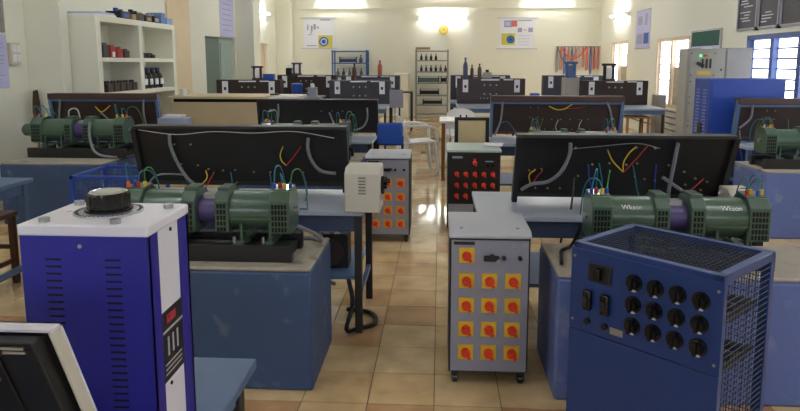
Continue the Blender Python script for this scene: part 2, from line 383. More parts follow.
# ---------------------------------------------------------------- control consoles seen from behind
def console(label, loc, W, D, tz, zt, yb, yt, style, wires, term, x_tab=(.05, .12), group='wired control consoles'):
    """table front edge at local y=0; the panel leans from (yb, tz) up to (yt, zt); x runs 0..W along the panel"""
    t = thing('control_console', label, 'console', loc, group=group)
    pan, rail, post, top = {'black': (BLACKP, BLACKP, BLK, TGREY), 'brown': (BROWNP, BROWNR, STEELB, TGREY)}[style]
    a, b = -x_tab[0], W+x_tab[1]
    MB().bx(a, b, 0, D, tz-.03, tz).build('table_top', top, t, bevel=.004)
    MB().bx(a+.02, b-.02, .02, .045, tz-.12, tz-.03).build('apron', M('apron_blue_grey', (56, 70, 100), .5), t)
    for x in (a+.03, b-.03):
        for y_ in (.03, D-.03): MB().bx(x-.02, x+.02, y_-.02, y_+.02, 0, tz-.03).build('leg', post if style == 'black' else STEELB, t)
        MB().bx(x-.012, x+.012, .05, D-.05, .2, .23).build('stretcher', STEELB, t)
    MB().bx(a+.05, b-.05, .04, D-.02, .3, .32).build('under_shelf', STEELB, t)
    def pp(u, v, o=0.): return (u*W, yb+(yt-yb)*v-o, tz+(zt-tz)*v)
    th = .025
    MB().prism([(yb, tz+.03), (yb+th, tz+.03), (yt+th, zt), (yt, zt)], 'x', .0, W).build('panel', pan, t)
    MB().bx(-.01, W+.01, yt-.02, yt+.1, zt-.004, zt+.014).build('top_rail', rail, t, bevel=.003)
    for x in (0, W):
        MB().prism([(yb-.03, tz), (yb+.03, tz), (yt+.03, zt), (yt-.03, zt)], 'x', x-.014, x+.014).build('side_post', post, t)
    if style == 'brown':
        MB().bx(-.012, W+.012, yt-.035, yt-.02, zt-.045, zt+.014).build('front_rail', BROWNR, t, bevel=.003)
        MB().box((W/2, yt-.006, zt-.06), (W, .012, .02)).build('trim_strip', STEELB, t)
    MB().bx(0, W, yb-.012, yb+.012, tz+.03, tz+.055).build('bottom_rail', rail, t)
    tm = MB()
    for u, v in term: tm.cyl(pp(u, v, -.002), pp(u, v, .014), .0058, n=8)
    stuff(tm.build('terminals', M('brass', (150, 128, 78), .4, .6), t))
    for nm, m_, r_, pts in wires:
        MB().tube([pp(*p) for p in pts], r_, 8 if r_ > .008 else 5).build(nm, m_, t)
    return t
def wv(m_, *pts, r=.0038): return ('wire', m_, r, pts)
def cd(*pts, r=.0105): return ('conduit', CONDU, r, pts)
termB = [(.18, .74), (.26, .74), (.2, .42), (.28, .4), (.33, .34), (.4, .32), (.46, .33), (.55, .3), (.63, .3), (.79, .3), (.87, .32), (.63, .12), (.46, .12)]
wiB = [cd((.17, .9, .02), (.17, .72, .03), (.19, .45, .03), (.23, .2, .04), (.28, .06, .06), (.31, -.05, .1)),
       cd((.83, .86, .02), (.825, .7, .03), (.84, .5, .03), (.88, .34, .03), (.95, .3, .03)),
       cd((.04, .02, .06), (.05, .16, .05), (.1, .26, .05), (.18, .26, .03), (.22, .24, .02), r=.006),
       wv(WWHT, (.02, .97, .01), (.2, .9, .01), (.38, .95, .01), (.57, .93, .01), (.76, .96, .01), (.95, .86, .01), r=.0025),
       wv(WYEL, (.705, .72, .01), (.69, .6, .02), (.695, .5, .03), (.715, .42, .03)), wv(WRED, (.79, .72, .01), (.75, .55, .02), (.715, .42, .03)), wv(WBLK, (.63, .7, .01), (.68, .5, .02), (.715, .42, .03)),
       wv(WYEL, (.32, .32, .02), (.33, .22, .05), (.31, .1, .1), (.32, -.1, .3)), wv(WRED, (.36, .3, .02), (.34, .16, .06), (.32, -.05, .2)),
       wv(TEAL, (.44, .3, .02), (.45, .14, .06), (.46, .02, .2), (.47, -.1, .6)), wv(TEAL, (.63, .3, .02), (.64, .1, .06), (.66, -.02, .3), (.68, -.1, .75)),
       wv(WBLU, (.79, .3, .02), (.81, .12, .06), (.84, 0, .3), (.82, -.08, .7)), wv(TEAL, (.78, -.08, .8), (.84, .06, .66), (.9, -.05, .5), (.96, -.4, .35), (.98, -.8, .3), r=.006),
       cd((.9, -.2, .55), (.93, -.45, .5), (.95, -.9, .5), (.9, -1.1, .5), (.98, -1.2, .5), r=.011),
       wv(WBLK, (.99, .2, .04), (.98, -.3, .1), (.96, -.7, .25), (1.0, -.95, .3), r=.008)]
console('black backed control console with grey starter box at its end', (-1.87, 3.47, 0), 1.3, .6, .7, 1.1, .56, .45, 'black', wiB, termB, x_tab=(.05, .16))
termC = [(.06, .5), (.12, .52), (.1, .22), (.16, .22), (.22, .22), (.27, .85), (.36, .6), (.44, .62), (.52, .6), (.57, .42), (.62, .38), (.67, .36), (.72, .6), (.8, .5), (.86, .4), (.92, .35), (.3, .42), (.57, .62), (.64, .85), (.55, .86), (.82, .3), (.9, .22)]
wiC = [cd((.24, .92, .02), (.24, .75, .03), (.21, .5, .04), (.15, .34, .04), (.08, .3, .03), (.03, .2, .02)),
       cd((.735, .93, .02), (.735, .7, .03), (.735, .4, .04), (.735, .15, .06), (.75, .0, .12)), cd((.7, .42, .02), (.76, .3, .05), (.82, .18, .08), (.86, .1, .12)),
       wv(CONDU, (.25, .83, .01), (.4, .88, .01), (.55, .92, .01), (.66, .85, .01), r=.0025),
       wv(WYEL, (.545, .86, .01), (.52, .78, .02), (.5, .64, .03), (.505, .5, .03)), wv(WRED, (.6, .88, .01), (.56, .7, .02), (.51, .5, .03)), wv(WYEL, (.42, .82, .01), (.45, .66, .02), (.505, .5, .03)),
       wv(TEAL, (.39, .62, .01), (.41, .4, .03), (.43, .15, .06), (.45, -.05, .4)), wv(TEAL, (.55, .6, .01), (.57, .4, .03), (.585, .2, .06), (.56, 0, .35)), wv(WBLU, (.34, .6, .01), (.35, .4, .03), (.38, .15, .07), (.36, -.08, .5)),
       wv(WYEL, (.07, .3, .02), (.06, .44, .03), (.09, .52, .02)), wv(WRED, (.08, .3, .02), (.1, .42, .03), (.125, .5, .02)), wv(WRED, (.9, .4, .01), (.86, .28, .03), (.82, .16, .06), (.8, .0, .2)),
       wv(WBLU, (.66, .6, .01), (.665, .4, .02), (.67, .2, .04)), wv(WBLK, (.28, .4, .02), (.25, .0, .2), (.2, -.35, .34), (.19, -.7, .36), r=.006)]
console('black backed control console with white box past its end by the mesh-topped bank', (.435, 3.4, 0), 1.15, .66, .7, 1.095, .38, .2, 'black', wiC, termC, x_tab=(.23, .1))
termP = [(.3+.06*i, .75-.25*j) for i in range(2) for j in range(2)]+[(.4+.07*i, .45) for i in range(6)]+[(.42+.07*i, .2) for i in range(6)]
wiP = [cd((.08, .98, .02), (.08, .7, .03), (.07, .4, .03), (.03, .05, .05)), cd((.86, .95, .02), (.9, .75, .03), (.93, .4, .03), (.95, .1, .04)),
       wv(WYEL, (.44, .78, .02), (.5, .7, .03), (.56, .72, .03), (.62, .84, .02), r=.006), wv(WRED, (.56, .72, .03), (.66, .74, .03), (.72, .78, .02)),
       wv(TEAL, (.05, .3, .04), (.12, .4, .05), (.2, .1, .08)), wv(WGRN, (.4, .45, .02), (.38, .2, .04), (.42, 0, .08)), wv(WWHT, (.52, .45, .02), (.5, .25, .04), (.54, 0, .1)), wv(WWHT, (.7, .45, .02), (.68, .25, .04), (.73, 0, .1))]
console('brown and blue control console beside the red-knob load box', (.54, 6.35, 0), 1.33, .7, .72, 1.14, .6, .52, 'brown', wiP, termP, x_tab=(.03, .05))
console('black backed control console in front of the beige counter', (-1.98, 6.62, 0), 1.3, .64, .7, 1.085, .55, .48, 'black',
        [cd((.17, .9, .02), (.17, .6, .03), (.14, .3, .03), (.08, .2, .03)), cd((.6, .66, .02), (.63, .4, .03), (.66, .1, .05)), cd((.92, .8, .02), (.92, .5, .03), (.88, .25, .03), (.8, .15, .04)),
         wv(WWHT, (.08, .68, .02), (.15, .7, .02), (.155, .35, .02), r=.007), wv(WYEL, (.74, .3, .02), (.76, .12, .06)), wv(WGRN, (.83, .4, .02), (.8, .15, .06))], [(.53+.09*i, .7) for i in range(3)]+[(.4+.06*i, .3) for i in range(8)], x_tab=(.05, 0))
console('brown and blue control console in front of the cream wall shelves', (-4.16, 6.62, 0), 1.17, .36, .7, 1.155, .26, .2, 'brown',
        [cd((.1, .9, .02), (.08, .6, .03), (.06, .3, .03)), cd((.88, .92, .02), (.87, .6, .03), (.88, .3, .03)), wv(WYEL, (.42, .72, .02), (.48, .6, .03), (.56, .75, .02), r=.006), wv(WGRN, (.42, .3, .02), (.47, .6, .03)),
         wv(WYEL, (.66, .5, .02), (.63, .3, .04), (.6, .15, .06), r=.006), cd((.46, .6, .02), (.54, .4, .03), (.62, .22, .04), r=.01), wv(WWHT, (.18, .3, .05), (.18, .62, .05), (.26, .66, .05), (.28, .35, .05), r=.008)], [(.3+.1*i, .4) for i in range(5)], x_tab=(.02, .4))
console('brown and blue control console in front of the tall blue cabinet', (2.95, 6.38, 0), 1.3, .56, .7, 1.13, .4, .32, 'brown',
        [cd((.1, .92, .02), (.1, .6, .03), (.06, .45, .04), (.02, .35, .05)), cd((.02, .3, .06), (.04, -.1, .08), (.06, -.4, .1), r=.006), wv(VIOLET, (.48, .85, .02), (.52, .6, .04), (.56, .3, .06)), wv(WGRN, (.38, .55, .02), (.38, .2, .1), (.37, .1, .3))],
        [(.22+.06*i, .75-.2*j) for i in range(2) for j in range(2)]+[(.5+.1*i, .5) for i in range(4)], x_tab=(.03, .0))

# ---------------------------------------------------------------- starter boxes
def starter(label, loc, w_, d_, h, rz=0):
    t = thing('starter_box', label, 'switch box', loc, rz, group='off white starter boxes')
    MB().prism([(0, 0), (d_, 0), (d_, h), (.05, h), (0, h-.03)], 'x', -w_/2, w_/2).build('case', BOXW, t, bevel=.006)
    v = MB()
    for k in range(6): MB().bx(-.02, .02, -.004, .002, h*.42+k*.017, h*.42+k*.017+.006).build('louvre', M('louvre_shade', (120, 118, 112), .6), t)
    MB().cyl((w_/2, d_*.5, h*.55), (w_/2+.015, d_*.5, h*.55), .05, n=20).build('dial', BLK, t)
    MB().box((w_/2+.025, d_*.42, h*.62), (.02, .09, .022), (R(25), 0, 0)).build('handle', BLKG, t, bevel=.004)
    MB().cyl((w_/2+.02, d_*.3, h*.68), (w_/2+.05, d_*.3, h*.68), .014, n=12).build('handle_knob', BLKG, t)
    MB().bx(w_/2-.001, w_/2+.004, d_*.3, d_*.6, h*.24, h*.34).build('name_plate', STEEL, t)
    MB().cyl((-w_*.3, .06, -.001), (-w_*.3, .06, .012), .02).build('cable_gland', BLK, t)
    return t
starter('off white starter box with black handle at the end of the black console table', (-.41, 3.43, .7), .19, .22, .24)
starter('off white box with black knob between the motor set and pale plinth', (1.6, 3.5, .7), .13, .16, .13)

# ---------------------------------------------------------------- load boxes with rotary switches
plate_me = MB().bx(-.035, .035, -.006, 0, -.035, .035).mesh('plate', YEL)
oplate_me = MB().bx(-.035, .035, -.006, 0, -.035, .035).mesh('plate', M('orange_plate', (236, 168, 40), .45))
knob_me = MB().cyl((0, -.006, 0), (0, -.024, 0), .021, n=16).box((.004, -.029, -.005), (.013, .014, .046), (0, R(-40), 0)).mesh('knob', RED)
def caster(t, x, y_):
    c = MB().bx(x-.014, x+.014, y_-.014, y_+.014, .048, .062).bx(x-.017, x-.014, y_-.015, y_+.02, .02, .06).bx(x+.014, x+.017, y_-.015, y_+.02, .02, .06).build('caster', BLK, t)
    MB().cyl((x-.012, y_+.008, .026), (x+.012, y_+.008, .026), .026, n=18).build('wheel', BLKG, c)
def load_box(label, loc, pm):
    t = thing('load_box', label, 'load box', loc, group='grey load boxes with red rotary switches')
    W, D, H = .183, .4, .707
    MB().bx(-W, W, .006, D, .06, H).build('case', BLK, t, bevel=.004)
    MB().bx(-W+.008, W-.008, 0, .01, .068, H-.01).build('front_panel', GREYP, t)
    MB().prism([(-.008, H), (D, H), (D, H+.03), (.03, H+.03), (-.008, H+.012)], 'x', -W-.004, W+.004).build('top_cover', GREYT, t, bevel=.003)
    for x in (-.13, .13): MB().cyl((x, .06, H+.028), (x, .06, H+.036), .008, n=10).build('screw', STEEL, t)
    rows = [(.626, (-.105,)), (.507, (-.105, 0, .107)), (.39, (-.105, 0, .107)), (.275, (-.105, 0, .107)), (.162, (-.105, 0, .107))]
    for z, xs in rows:
        for x in xs:
            p = share('switch_plate', pm, t, (x, 0, z)); share('knob', knob_me, p)
    MB().bx(-.18+.015, -.07, -.003, 0, .676, .69).build('name_plate', BLK, t)
    MB().bx(.1, .115, -.003, 0, .667, .687).build('marking', PGREY, t); MB().bx(.14, .17, -.003, 0, .672, .684).build('marking', PGREY, t)
    h = MB().cyl((.01, 0, .619), (.01, -.02, .619), .016).box((.005, -.028, .62), (.07, .016, .026)).build('selector_handle', BLKG, t, bevel=.004)
    MB().cyl((.035, -.036, .61), (.035, -.042, .61), .008).build('handle_pin', STEEL, h)
    for x in (.063, .135): MB().cyl((x, 0, .618), (x, -.018, .618), .01).build('push_button', BLKG, t)
    for x in (-W+.03, W-.03):
        for y_ in (.02, D-.04): caster(t, x, y_)
    return t
load_box('grey load box with yellow switch plates beside the plinth of the mesh-topped bank', (.235, 2.925, 0), plate_me)
load_box('grey load box with orange switch plates beside the starter box table', (-.425, 5.36, 0), oplate_me)
def red_box():
    t = thing('load_box', 'black fronted load box with rows of red knobs and pale green top', 'load box', (.306, 5.75, 0))
    W, D, H = .232, .42, .715
    MB().bx(-W, W, .006, D, .03, H).build('case', BLK, t, bevel=.004)
    MB().bx(-W+.01, W-.01, 0, .01, .255, H-.01).build('front_panel', BLACKP, t)
    MB().bx(-W+.01, W-.01, 0, .01, .04, .25).build('lower_panel', GREYP, t)
    MB().prism([(-.01, H), (D, H), (D, H+.035), (-.01, H+.02)], 'x', -W-.008, W+.008).build('top_cover', M('pale_green_top', (196, 212, 206), .35), t, bevel=.004)
    km = MB().cyl((0, 0, 0), (0, -.012, 0), .021, n=16).cyl((0, -.012, 0), (0, -.028, 0), .017, .014, n=16).box((.006, -.03, -.008), (.012, .012, .04), (0, R(-30), 0)).mesh('knob', RED)
    share('knob', km, t, (.006, 0, .622)); MB().bx(-.004, .016, -.008, 0, .645, .66).build('pointer', RED, t)
    for j in range(3):
        for i in range(5): share('knob', km, t, (-.15+i*.079, 0, .522-j*.098))
    MB().bx(-.19, -.1, -.003, 0, .66, .68).build('marking', PGREY, t); MB().bx(.1, .17, -.003, 0, .63, .64).build('marking', PGREY, t)
    for x in (.12, .165): MB().cyl((x, 0, .6), (x, -.02, .6), .009).build('push_button', BLKG, t)
    for x in (-W+.03, W-.03):
        for y_ in (.04, D-.04): MB().cyl((x, y_, 0), (x, y_, .03), .018).build('foot', BLK, t)
red_box()
t = tag(MB().box((0, 0, .012), (.17, .13, .004), (R(6), 0, R(-12))).build('paper_sheet', PAPER, loc=(.49, 5.98, .745)), 'white paper sheet lying on the red-knob load box', 'paper')

# ---------------------------------------------------------------- blue resistor bank, turned towards the aisle
def lattice(mb, o, u, v, nu, nv, r, diag=True):
    o, u, v = Vector(o), Vector(u), Vector(v); n = u.cross(v).normalized()*r
    for i in range(1, nu): mb.tube([o+u*(i/nu)-n, o+u*(i/nu)+v-n], r, 4)
    for j in range(1, nv): mb.tube([o+v*(j/nv)+n, o+v*(j/nv)+u+n], r, 4)
def resistor_bank():
    t = thing('resistor_bank', 'blue resistor bank with mesh top, rows of black knobs and a seam', 'resistor bank', (.832, 2.333, 0), R(-45.3))
    W, D, H = .27, .207, .85
    f = MB(); e = .032
    for x in (-W, W-e):
        for y_ in (-D, D-e): f.bx(x, x+e, y_, y_+e, .03, H)
    for z in (.04, H-e):
        f.bx(-W, W, -D, -D+e, z, z+e); f.bx(-W, W, D-e, D, z, z+e); f.bx(-W, -W+e, -D, D, z, z+e); f.bx(W-e, W, -D, D, z, z+e)
    f.build('frame', RBLUE, t, bevel=.003)
    MB().bx(-W-.004, W+.004, -D-.004, -D+.004, .525, H-.02).build('front_panel', RBLUE, t, bevel=.002)
    MB().bx(-W-.004, W+.004, -D-.004, -D+.004, .05, .521).build('lower_panel', RBLUE, t, bevel=.002)
    MB().bx(-W, -W+.004, -D+.02, D-.02, .05, H-.03).build('side_panel', RBLUE, t)
    m3 = MB(); lattice(m3, (-W+e, D-.006, .07), (2*W-2*e, 0, 0), (0, 0, H-.1), 20, 34, .0018); stuff(m3.build('back_mesh', MESHM, t))
    MB().bx(-W+.02, W-.02, -D+.02, D-.02, .05, .07).build('bottom_panel', BLK, t)
    m1 = MB(); lattice(m1, (-W+e, -D+e, H-.006), (2*W-2*e, 0, 0), (0, 2*D-2*e, 0), 26, 14, .0018); stuff(m1.build('top_mesh', MESHM, t))
    m2 = MB(); lattice(m2, (W-.006, -D+e, .07), (0, 2*D-2*e, 0), (0, 0, H-.1), 15, 36, .0016); stuff(m2.build('side_mesh', MESHM, t))
    for k in range(3):
        for q in range(2):
            z = .5+.17*q; y_ = -.1+.1*k
            MB().cyl((-W+.04, y_, z), (W-.04, y_, z), .03, n=14).build('resistor_coil', BLK, t)
    for q in range(2): MB().bx(W-.05, W-.035, -.17, .17, .485+.17*q, .51+.17*q).build('support_bar', BLK, t)
    X = lambda s: -W+s
    y0 = -D-.004
    sw = MB().bx(X(.073), X(.164), y0-.008, y0, .722, .79).build('main_switch', BLK, t, bevel=.003)
    MB().bx(X(.108), X(.13), y0-.03, y0-.008, .735, .778).build('lever', BLKG, sw, bevel=.003)
    for s in (.076, .147):
        fu = MB().bx(X(s)-.016, X(s)+.016, y0-.022, y0, .612, .688).build('fuse_holder', BLKG, t, bevel=.006)
        MB().bx(X(s)-.01, X(s)+.01, y0-.034, y0-.02, .635, .665).build('fuse_grip', BLK, fu, bevel=.004)
        MB().cyl((X(s), y0, .569), (X(s), y0-.015, .569), .011).build('push_button', BLKG, t)
    MB().bx(X(.165), X(.215), y0-.002, y0, .548, .572).build('name_plate', STEEL, t)
    kd = MB().cyl((0, 0, 0), (0, -.007, 0), .029, n=22).cyl((0, -.007, 0), (0, -.026, 0), .021, .018, n=18).box((0, -.028, 0), (.01, .012, .044)).mesh('knob', BLKG)
    wm = MB().bx(-.008, .008, -.009, 0, -.031, -.024).mesh('mark', CHALK)
    for j in range(3):
        for i in range(4):
            k = share('rotary_knob', kd, t, (X(.249+i*.0757), y0, .757-j*.0765)); share('pointer_mark', wm, k)
    for x in (-W+.03, W-.03):
        for y_ in (-D+.03, D-.03): MB().cyl((x, y_, 0), (x, y_, .05), .022).build('foot', BLK, t)
    for x in (-W+.012, W-.012): MB().cyl((x, y0, .8), (x, y0-.004, .8), .005, n=8).cyl((x, y0, .56), (x, y0-.004, .56), .005, n=8).build('screw', STEEL, t)
resistor_bank()
def mesh_cage():
    t = thing('resistor_bank', 'blue framed wire mesh cage beside the plinth by the left wall', 'resistor bank', (-2.36, 4.7, 0))
    W, D, H = .26, .25, .7; e = .025; f = MB()
    for x in (-W, W-e):
        for y_ in (-D, D-e): f.bx(x, x+e, y_, y_+e, .0, H)
    for z in (.05, H-e):
        f.bx(-W, W, -D, -D+e, z, z+e); f.bx(-W, W, D-e, D, z, z+e); f.bx(-W, -W+e, -D, D, z, z+e); f.bx(W-e, W, -D, D, z, z+e)
    f.build('frame', CABBL, t, bevel=.002)
    m1 = MB(); lattice(m1, (-W+e, -D+.006, .07), (2*W-2*e, 0, 0), (0, 0, H-.09), 20, 24, .0022); stuff(m1.build('front_mesh', CABBL, t))
    m1 = MB(); lattice(m1, (-W+e, D-.006, .07), (2*W-2*e, 0, 0), (0, 0, H-.09), 20, 24, .0018); stuff(m1.build('back_mesh', CABBL, t))
    MB().bx(-W+.02, W-.02, -D+.02, D-.02, .05, .06).build('bottom_panel', RBLUE, t)
    for q in range(2): MB().cyl((-W+.05, 0, .2+.17*q), (W-.05, 0, .2+.17*q), .035).build('resistor_coil', BLK, t)
mesh_cage()

# ---------------------------------------------------------------- voltage regulator on the near table
def regulator():
    t = thing('voltage_regulator', 'navy and white voltage regulator with black fluted knob on top', 'voltage regulator', (-.655, 1.24, .7))
    W, D, H = .1225, .097, .497
    MB().bx(-W, W, -D, -D+.012, .006, H).bx(-W, -W+.004, -D, D, .006, H).bx(-W, W, D-.012, D, .006, H).bx(W-.004, W, -D, -D+.045, .006, H).bx(W-.004, W, D-.05, D, .006, H).build('navy_shell', NAVY, t, bevel=.002)
    sp = MB().bx(W-.008, W-.003, -D+.04, D-.045, .006, H).build('white_side_panel', WHITEP, t)
    for z in (.47, .3, .16, .04): MB().cyl((W-.004, .0-.02+.03*(z > .4), z), (W-.0005, -.02+.03*(z > .4), z), .004, n=8).build('screw', BLK, sp)
    lb = MB().bx(W-.004, W-.0015, -.056, .05, .172, .315).build('rating_plate', BLK, t)
    MB().bx(W-.0015, W-.0005, -.03, .012, .288, .305).build('red_logo', M('logo_red', (176, 44, 60), .5), lb)
    s2 = MB().bx(W-.0015, W-.0007, -.05, .045, .272, .277)
    for k in range(3): s2.bx(W-.0015, W-.0007, -.03+k*.022, -.023+k*.022, .222, .26)
    for k in range(3): s2.bx(W-.0015, W-.0007, -.045, .035, .185+k*.01, .188+k*.01)
    stuff(s2.build('printed_lines', M('plate_print', (170, 172, 178), .5), lb))
    MB().bx(-W-.002, W+.002, -D-.002, D+.002, H-.016, H+.006).build('white_top_cover', WHITEP, t, bevel=.004)
    MB().bx(-W+.004, W-.004, -D+.004, D-.004, 0, .008).build('base', BLK, t)
    sl = MB().bx(-.0145, .0145, -.0012, .002, -.0015, .0015).mesh('vent_slot', DRK)
    for x in (-.06, .054):
        for k in range(27): share('vent_slot', sl, t, (x, -D, .437-k*.0138))
    MB().cyl((-.006, -D-.003, .463), (-.006, -D, .463), .004, n=8).build('screw', STEEL, t)
    kz = H+.006; kx, ky = -.006, .016
    MB().cyl((kx, ky, kz), (kx, ky, kz+.003), .066, n=40).build('dial_plate', M('dial_grey', (176, 178, 184), .35, .4), t)
    tk = MB()
    for k in range(40):
        a = 2*PI*k/44; tk.box((kx+.06*math.cos(a), ky+.06*math.sin(a), kz+.0034), (.007, .0012, .0012), (0, 0, a))
    stuff(tk.build('dial_ticks', BLK, t))
    kn = MB(); n = 56; rings = []
    prof = [(.046, .004), (.046, .008), (.041, .01), (.041, .036), (.037, .04)]
    for r_, z in prof:
        rings.append([kn.b.verts.new((kx+(r_-(.0028 if (k // 2) % 2 else 0)*(z > .009))*math.cos(2*PI*k/n), ky+(r_-(.0028 if (k // 2) % 2 else 0)*(z > .009))*math.sin(2*PI*k/n), kz+z)) for k in range(n)])
    for a, b in zip(rings, rings[1:]):
        for k in range(n): kn.b.faces.new((a[k], a[(k+1) % n], b[(k+1) % n], b[k]))
    kn.b.faces.new(rings[-1]); kn.b.faces.new(rings[0][::-1])
    kn = kn.build('knob', BLKG, t)
    MB().lathe([(.036, .04), (.034, .0425), (.03, .0425), (.028, .041)], (kx, ky, kz)).build('chrome_ring', CHROME, kn)
    MB().cyl((kx, ky, kz+.04), (kx, ky, kz+.0422), .026, n=28).build('knob_cap', M('knob_cap', (186, 188, 176), .3, .3), kn)
    for x, y_ in ((-.085, -.075), (.055, -.08), (.1, .055), (-.1, .075)):
        MB().cyl((x, y_, kz), (x, y_, kz+.008), .01, n=16).build('cap_nut', STEEL, t)
    pr_ = MB()
    for k in range(5): pr_.box((-.085+k*.012, .01+k*.013, kz+.0004), (.01, .002, .0006), (0, 0, R(40)))
    stuff(pr_.build('red_print', PRED, t))
regulator()
def desk(name, label, x0, x1, y0, y1, z, top, legm, group=None):
    t = thing(name, label, 'table', ((x0+x1)/2, (y0+y1)/2, 0), group=group); w_, d_ = (x1-x0)/2, (y1-y0)/2
    MB().bx(-w_, w_, -d_, d_, z-.028, z).build('table_top', top, t, bevel=.003)
    for x in (-w_+.05, w_-.05):
        MB().bx(x-.012, x+.012, -d_+.06, d_-.06, z-.1, z-.028).build('apron', top, t)
        MB().bx(x-.012, x+.012, -d_+.06, d_-.06, .1, .14).build('stretcher', top, t)
        for y_ in (-d_+.05, d_-.05): MB().bx(x-.022, x+.022, y_-.022, y_+.022, 0, z-.028).build('leg', legm, t)
    for y_ in (-d_+.05, d_-.05): MB().bx(-w_+.06, w_-.06, y_-.012, y_+.012, z-.1, z-.028).build('apron', top, t)
    return t
desk('work_table', 'blue topped work table carrying the navy voltage regulator', -1.7, -.493, .6, 1.672, .7, TBLUE, BLK)
desk('work_table', 'blue wooden work table near the plinth by the left wall', -3.7, -2.76, 3.0, 4.26, .72, TBLUE, TBLUE)
# instrument kit with sloping panel, seen from its open back
def kit():
    t = thing('trainer_kit', 'black open backed instrument kit with cream sloping frame on the work table', 'instrument', (-.58, 1.085, .714))
    L_ = -.6; k = -.17/.389                                        # lean: y per z, top towards the camera
    def sl(a, b, z0, z1, x0, x1, nm, m_, bv=0): MB().prism([(a+k*z0, z0), (b+k*z0, z0), (b+k*z1, z1), (a+k*z1, z1)], 'x', x0, x1).build(nm, m_, t, bevel=bv)
    sl(.014, .018, .02, .389, L_, .002, 'front_sheet', WHITEP)
    sl(-.012, .016, .185, .386, -.003, 0, 'side_flange', BOXW); sl(-.012, .016, .185, .386, L_, L_+.003, 'side_flange', BOXW)
    sl(-.012, .018, .384, .389, L_, .002, 'top_flange', WHITEP)
    sl(-.04, .01, .03, .38, L_+.015, -.012, 'inner_box', BLK, .003); sl(-.046, -.038, .05, .35, L_+.06, -.07, 'back_plate', BLACKP, .002)
    for x in (-.085, -.16, -.3, -.45):
        for z in (.31, .2): MB().cyl((x, -.058+k*z, z), (x, -.04+k*z, z), .005, n=10).build('stud', STEEL, t)
    for z in (.368, .36): MB().bx(-.06, -.025, -.046+k*z, -.036+k*z, z, z+.004).build('clip', STEEL, t)
    MB().cyl((-.006, -.012+k*.2, .2), (.003, -.012+k*.2, .2), .006, n=10).build('bolt', STEEL, t)
    MB().prism([(-.14, -.014), (.02, -.014), (.02, .06), (-.06, .06)], 'x', L_+.01, -.01).build('base', BLK, t)
kit()
# ---------------------------------------------------------------- stool, chairs
def stool(label, loc, s=.17, h=.5, m=WOOD, group=None):
    t = thing('wooden_stool', label, 'stool', loc, group=group)
    MB().bx(-s, s, -s, s, h-.03, h).build('seat', m, t, bevel=.005)
    for x in (-s+.03, s-.03):
        for y_ in (-s+.03, s-.03): MB().bx(x-.018, x+.018, y_-.018, y_+.018, 0, h-.03).build('leg', m, t)
        MB().bx(x-.01, x+.01, -s+.04, s-.04, .15, .18).build('stretcher', m, t)
    for y_ in (-s+.03, s-.03): MB().bx(-s+.04, s-.04, y_-.01, y_+.01, .24, .27).build('stretcher', m, t)
    return t
stool('brown wooden stool under the blue work table near the left wall', (-3.03, 4.05, 0), m=M('stool_brown', (84, 54, 38), .5))
stool('brown wooden stool under the far bench by the wall pipes', (3.3, 11.32, 0), .2, .6, WOODL)
def plastic_chair(label, loc, rz, m=WHT):
    t = thing('plastic_chair', label, 'chair', loc, rz)
    s = MB().prism([(-.21, .43), (.2, .45), (.22, .44), (.22, .425), (-.21, .405)], 'y', -.22, .22).build('seat', m, t, bevel=.01)
    bk = MB()
    N_ = 10; pts = [(-.24+.48*k/N_) for k in range(N_+1)]
    def P(y_, v, o): return (-.2-.1*v+(abs(y_)/.24)**2*.05+o, y_*(1-.12*v), .43+.37*v*(1-.18*(abs(y_)/.24)**3))
    A = [[[bk.b.verts.new(P(y_, v, o)) for y_ in pts] for v in (0, .35, .7, 1)] for o in (-.008, .008)]
    for g in range(2):
        for r_ in range(3):
            for k in range(N_): bk.b.faces.new((A[g][r_][k], A[g][r_][k+1], A[g][r_+1][k+1], A[g][r_+1][k]))
    for k in range(N_):
        for r_ in (0, 3): bk.b.faces.new((A[0][r_][k], A[0][r_][k+1], A[1][r_][k+1], A[1][r_][k]))
    for r_ in range(3):
        for k in (0, N_): bk.b.faces.new((A[0][r_][k], A[0][r_+1][k], A[1][r_+1][k], A[1][r_][k]))
    bk.build('backrest', m, t)
    for sg in (-1, 1):
        MB().tube([(-.26, .215*sg, .66), (-.1, .25*sg, .66), (.1, .255*sg, .65), (.2, .25*sg, .6), (.22, .235*sg, .44)], .02, 8).build('armrest', m, t)
        for sx in (-1, 1): MB().cyl((.19*sx, .2*sg, .43), (.24*sx, .24*sg, 0), .026, .02, n=8).build('leg', m, t)
    return t
plastic_chair('white plastic armchair standing sideways in the aisle', (-.3, 8.95, 0), R(14))
plastic_chair('white plastic armchair tucked behind the small brown legged table', (.36, 9.75, 0), R(-80))
t = desk('side_table', 'small white topped table with brown wooden legs by the aisle', 0.0, .6, 8.25, 8.95, .765, TOPW, WOOD)
def frame_chair(name, label, loc, rz, w_, zt, zb, fm, pm, seat_h=.45, prongs=False):
    t = thing(name, label, 'chair', loc, rz)
    for x in (-w_, w_):
        MB().bx(x-.018, x+.018, -.018, .018, 0, zt).build('leg', fm, t); MB().bx(x-.018, x+.018, .36, .396, 0, seat_h).build('leg', fm, t)
    MB().bx(-w_, w_, -.02, .4, seat_h-.03, seat_h+.01).build('seat', pm, t, bevel=.01)
    MB().bx(-w_, w_, -.016, .016, zt-.03, zt).bx(-w_, w_, -.016, .016, zb-.03, zb).build('back_rail', fm, t)
    MB().bx(-w_+.018, w_-.018, -.012, .012, zb, zt-.03).build('backrest', pm, t, bevel=.004)
    if prongs:
        for x in (-w_+.04, -w_+.1): MB().cyl((x, 0, zt), (x, 0, zt+.025), .008, n=8).build('peg', fm, t)
    return t
